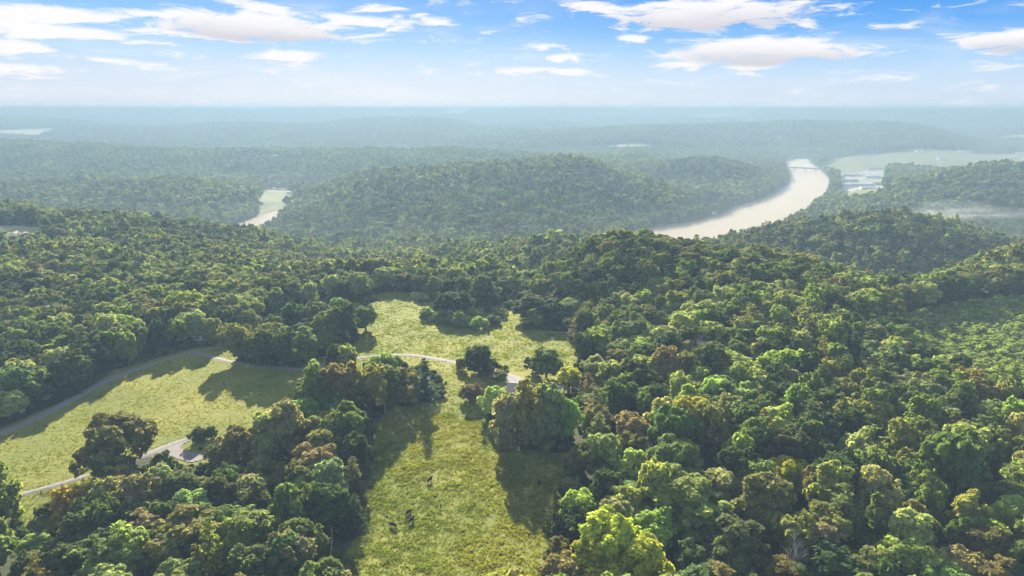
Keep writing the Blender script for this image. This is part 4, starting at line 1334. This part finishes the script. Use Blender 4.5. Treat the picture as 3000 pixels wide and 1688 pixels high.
cg, cs = cow_mesh(True), cow_mesh(False)
COWS = [((1152, 1544), R(150), cg, 'black cow walking apart below the close pair of cows'), ((1196, 1507), R(62), cg, 'black cow of the close pair, farther up the pasture'),
        ((1205, 1531), R(58), cs, 'black cow of the close pair, lower down the pasture'), ((1259, 1412), R(55), cs, 'single black cow alone on the sunny strip below the fence'), ((1579, 1420), R(94), cg, 'single black cow alone in the shade beside the grove')]
for ((x, y), (pp, rz, me, lab)) in zip(hits([c[0] for c in COWS]), COWS):
    o = obj('cow', me, label=lab, category='cow', group='black cows grazing the pasture')
    o.location = (x, y, H1(x, y) - 0.02); o.rotation_euler = (0, 0, rz)

# dead trees
def dead_tree(x, y, h, seed, mat, label, spread=0.55, levels=4, name='dead_tree', r0=.22):
    r = random.Random(seed)
    e = empty(name, (x, y, H1(x, y)), 0, label=label, category='dead tree')
    Vt, Ft, Vb, Fb = [], [], [], []
    def grow(p, d, L, rad, lv):
        pts = [np.array(p)]
        dd = np.array(d)
        for _ in range(3):
            dd = dd + np.array([r.gauss(0, .12), r.gauss(0, .12), .04]); dd = dd / np.linalg.norm(dd)
            pts.append(pts[-1] + dd * L / 3)
        V, F = (Vt, Ft) if lv == 0 else (Vb, Fb)
        tube(V, F, pts, [rad, rad * .8, rad * .65, rad * .45], 5)
        if lv < levels:
            for k in range(4 if lv else 6):
                t_ = r.uniform(.35, 1.0); bp = pts[min(3, int(t_ * 3) + (1 if lv == 0 else 0))]
                a = r.uniform(0, 6.28)
                nd = dd + np.array([math.cos(a), math.sin(a), r.uniform(-.1, .5)]) * spread * 1.6
                grow(bp, nd / np.linalg.norm(nd), L * r.uniform(.42, .62), rad * .5, lv + 1)
    grow((0, 0, -.5), (0, 0, 1), h * .55, r0, 0)
    obj('trunk', mesh('trunk', Vt, Ft, mat), e)
    obj('branches', mesh('branches', Vb, Fb, mat), e)
    return e

twig = simple_mat('dry_twigs', (0.30, 0.24, 0.24), 0.9, 0.15, 2.0)
dp = hits([(886, 1418), (2060, 1055), (2232, 1700), (2312, 1640), (1905, 1385)], lift=6)
dead_tree(dp[0][0], dp[0][1], 15, 3, pale_wood, 'white dead snag with bare forked branches among the grey oaks', .7, 3)
dead_tree(dp[1][0], dp[1][1], 19, 4, twig, 'leafless mauve-grey tree standing dead in the knoll wood', .6, 4, r0=.3)
dead_tree(dp[2][0], dp[2][1], 12, 5, pale_wood, 'pale twiggy dead crown at the foot of the low wood', .6, 4)
dead_tree(dp[3][0], dp[3][1], 17, 6, pale_wood, 'bare pale stems rising beside the twiggy dead crown', .35, 3)
dead_tree(dp[4][0], dp[4][1], 16, 8, twig, 'small greyish dead tree by the pale loose-leaved tree at the pasture wood', .5, 3)
(x, y), = hits([(968, 1660)])
e = empty('dead_snag', (x, y, H1(x, y)), 0, label='slender bleached dead trunk leaning at the bottom of the pasture edge', category='dead tree')
V, F = [], []
tube(V, F, [(0, 0, -.5), (.3, .1, 4), (.9, .5, 8), (.8, .7, 10.5)], [.16, .13, .09, .04], 7)
obj('trunk', mesh('trunk', V, F, pale_wood), e)
V, F = [], []
for z_, a_ in ((5.2, .4), (6.8, 2.6), (8.2, 4.4)):
    tube(V, F, [(.5, .3, z_), (.5 + .8 * math.cos(a_), .3 + .8 * math.sin(a_), z_ + .5)], [.05, .015], 5)
obj('branch_stub', mesh('branch_stub', V, F, pale_wood), e)

# bridge over the river
b0 = plane_pt(2280, 487.5, -77); b1 = plane_pt(2436, 496, -77)
bd = b1 - b0; bl = float(np.hypot(*bd)); bc = (b0 + b1) / 2
e = empty('road_bridge', (bc[0], bc[1], RIVER_Z), math.atan2(bd[1], bd[0]), label='long concrete road bridge on twin-column piers across the river', category='bridge')
box_obj('deck', (0, 0, 12.2), (bl, 11, 1.0), concrete, e)
box_obj('girder', (0, -3.5, 11.0), (bl, 1.0, 1.4), concrete, e)
box_obj('girder', (0, 3.5, 11.0), (bl, 1.0, 1.4), concrete, e)
box_obj('parapet', (0, -5.35, 13.2), (bl, .3, 1.0), concrete, e)
box_obj('parapet', (0, 5.35, 13.2), (bl, .3, 1.0), concrete, e)
for k in range(5):
    V, F = [], []
    px_ = -bl / 2 + (k + .6) * bl / 5
    for sy in (-3, 3):
        tube(V, F, [(px_, sy, -6), (px_, sy, 10.3)], [1.1, 1.1], 10)
    box(V, F, (px_, 0, 9.9), (2.4, 9, 1.2))
    obj('pier', mesh('pier', V, F, concrete), e)

# works by the river and scattered far buildings
PLANT = [(2553, 520, 44, 18, 6, 4, white_paint, pale_roof, 'white-roofed shed at the works beyond the river'), (2540, 562, 34, 16, 5, -4, white_paint, pale_roof, 'pale low hall beside the green grass at the riverside works'),
         (2515, 546, 80, 14, 4, 5, concrete, grey_roof, 'long grey shed across the middle of the riverside works'), (2490, 532, 40, 14, 4, -8, concrete, grey_roof, 'grey building at the river side of the works'),
         (2480, 552, 30, 16, 4, 10, concrete, grey_roof, 'square grey block by the trees of the riverside works'), (2505, 516, 60, 12, 4, 0, concrete, pale_roof, 'long pale store at the bridge end of the works'),
         (2575, 540, 26, 14, 5, 20, concrete, grey_roof, 'short grey shed by the access road of the works'), (2560, 498, 50, 14, 5, 3, white_paint, grey_roof, 'grey-roofed barn in the fields behind the works')]
for (px_, py_, L, W, hw, rz, wm, rm, lab) in PLANT:
    c = plane_pt(px_, py_, -84)
    gable_house('works_building', c[0], c[1], L, W, hw, 2.5, R(rz), wm, rm, lab, 'building', windows=0, group='buildings of the riverside works')
FARB = [(690, 455), (745, 452), (795, 463), (808, 455), (2695, 446), (2560, 446), (2760, 470), (2880, 476), (2955, 470), (2990, 452), (2720, 498), (2680, 502), (2825, 448), (545, 414), (880, 407), (1415, 392), (1612, 455)]
for (x, y), pq in zip(hits(FARB), FARB):
    gable_house('farm_building', x, y, rng.uniform(26, 52), 16, 6, 4, rng.uniform(-.4, .4), white_paint, pale_roof, 'distant white farm building in the hazy valley fields', 'building', windows=0, group='white buildings in the far valley')

# mast on the far ridge
u_ = ctl_G(873, 333, 6500)[0]
mx_, my_ = u_ * 6500, 6500
mz_ = H1(mx_, my_)
MH = (116.5 - mz_) / 110
e = empty('radio_mast', (mx_, my_, mz_), 0, label='thin radio mast on the far ridge', category='mast')
e.scale = (1, 1, MH)
for k in range(3):
    V, F = [], []
    a = k * 2.094
    tube(V, F, [(3 * math.cos(a), 3 * math.sin(a), -2), (1.2 * math.cos(a), 1.2 * math.sin(a), 110)], [.5, .4], 5)
    obj('leg', mesh('leg', V, F, metal), e)
V, F = [], []
for z in range(4, 108, 8):
    for k in range(3):
        a, b2 = k * 2.094, (k + 1) * 2.094
        r1, r2 = 3 - z * .0164, 3 - (z + 8) * .0164
        tube(V, F, [(r1 * math.cos(a), r1 * math.sin(a), z), (r2 * math.cos(b2), r2 * math.sin(b2), z + 8)], [.25, .25], 4)
obj('brace', mesh('brace', V, F, metal), e)

# ------------------------------------------------------------------ morning mist over the river and in the side valley
def volume_mat(name, dens, col, g):
    m, t, out = material(name)
    v = t.node('ShaderNodeVolumePrincipled')
    v.inputs['Color'].default_value = (*col, 1); v.inputs['Density'].default_value = dens; v.inputs['Anisotropy'].default_value = g
    t.l.new(v.outputs[0], out.inputs['Volume'])
    return m, t, v

mm, _, _ = volume_mat('river_mist', 0.018, (1.0, 0.88, 0.72), -0.1)
for i, poly in enumerate(RIVW):
    n = len(poly)
    V = [(x, y, RIVER_Z + .3) for x, y in poly] + [(x, y, RIVER_Z + 3.5) for x, y in poly]
    F = [tuple(range(n))[::-1], tuple(range(n, 2 * n))] + [(k, (k + 1) % n, n + (k + 1) % n, n + k) for k in range(n)]
    me = mesh('river_mist', V, F, mm)
    bm = bmesh.new(); bm.from_mesh(me); bmesh.ops.recalc_face_normals(bm, faces=bm.faces); bm.to_mesh(me); bm.free()
    obj('river_mist', me, kind='stuff')

mv, _, _ = volume_mat('valley_mist', 0.0007, (0.68, 0.71, 0.72), -0.5)
V, F = [], []
box(V, F, (0, 5200, (-96 - 58) / 2), (13000, 8500, 38))
obj('valley_mist', mesh('valley_mist', V, F, mv), kind='stuff')

mp, t, v = volume_mat('mist_wisp', 0.0, (0.92, 0.9, 0.9), 0.0)
co = t.node('ShaderNodeTexCoord')
ln = t.node('ShaderNodeVectorMath', operation='LENGTH'); t.l.new(co.outputs['Object'], ln.inputs[0])
fall = t.smooth(t.math('SUBTRACT', 1.0, ln.outputs['Value']), 0.0, 0.8)
nz = t.smooth(t.noise(co.outputs['Object'], 1.8, 4, 0.6, 0.5), 0.35, 0.7)
t.l.new(t.math('MULTIPLY', t.math('MULTIPLY', fall, nz), 0.006), v.inputs['Density'])
for (px_, py_, zz_, d3, rz) in ((2790, 612, -62, (130, 60, 18), .5), (2860, 628, -62, (170, 60, 12), .2), (2745, 640, -64, (90, 50, 16), .6), (1130, 738, -80, (90, 60, 12), 0)):
    c = plane_pt(px_, py_, zz_)
    bm = bmesh.new(); bmesh.ops.create_icosphere(bm, subdivisions=3, radius=1.0)
    me = bpy.data.meshes.new('mist_wisp'); bm.to_mesh(me); bm.free(); me.materials.append(mp)
    o = obj('mist_wisp', me, kind='stuff')
    o.location = (c[0], c[1], zz_); o.scale = d3; o.rotation_euler = (0, 0, rz)

# ------------------------------------------------------------------ haze
mh, t, out = material('haze')
pv_ = t.node('ShaderNodeVolumePrincipled')
pv_.inputs['Color'].default_value = (0.485, 0.615, 0.715, 1)
pv_.inputs['Density'].default_value = 0.00034
pv_.inputs['Anisotropy'].default_value = -0.6
t.l.new(pv_.outputs[0], out.inputs['Volume'])
L_ = 30000.0
zl, zt = -97.0, 119.0
hv = [(sx * L_, sy * L_, z) for z in (zl, zt) for sx, sy in ((-1, -1), (1, -1), (1, 1), (-1, 1))]
hf = [(0, 3, 2, 1), (4, 5, 6, 7), (0, 1, 5, 4), (1, 2, 6, 5), (2, 3, 7, 6), (3, 0, 4, 7)]
obj('haze', mesh('haze', hv, hf, mh), kind='stuff')
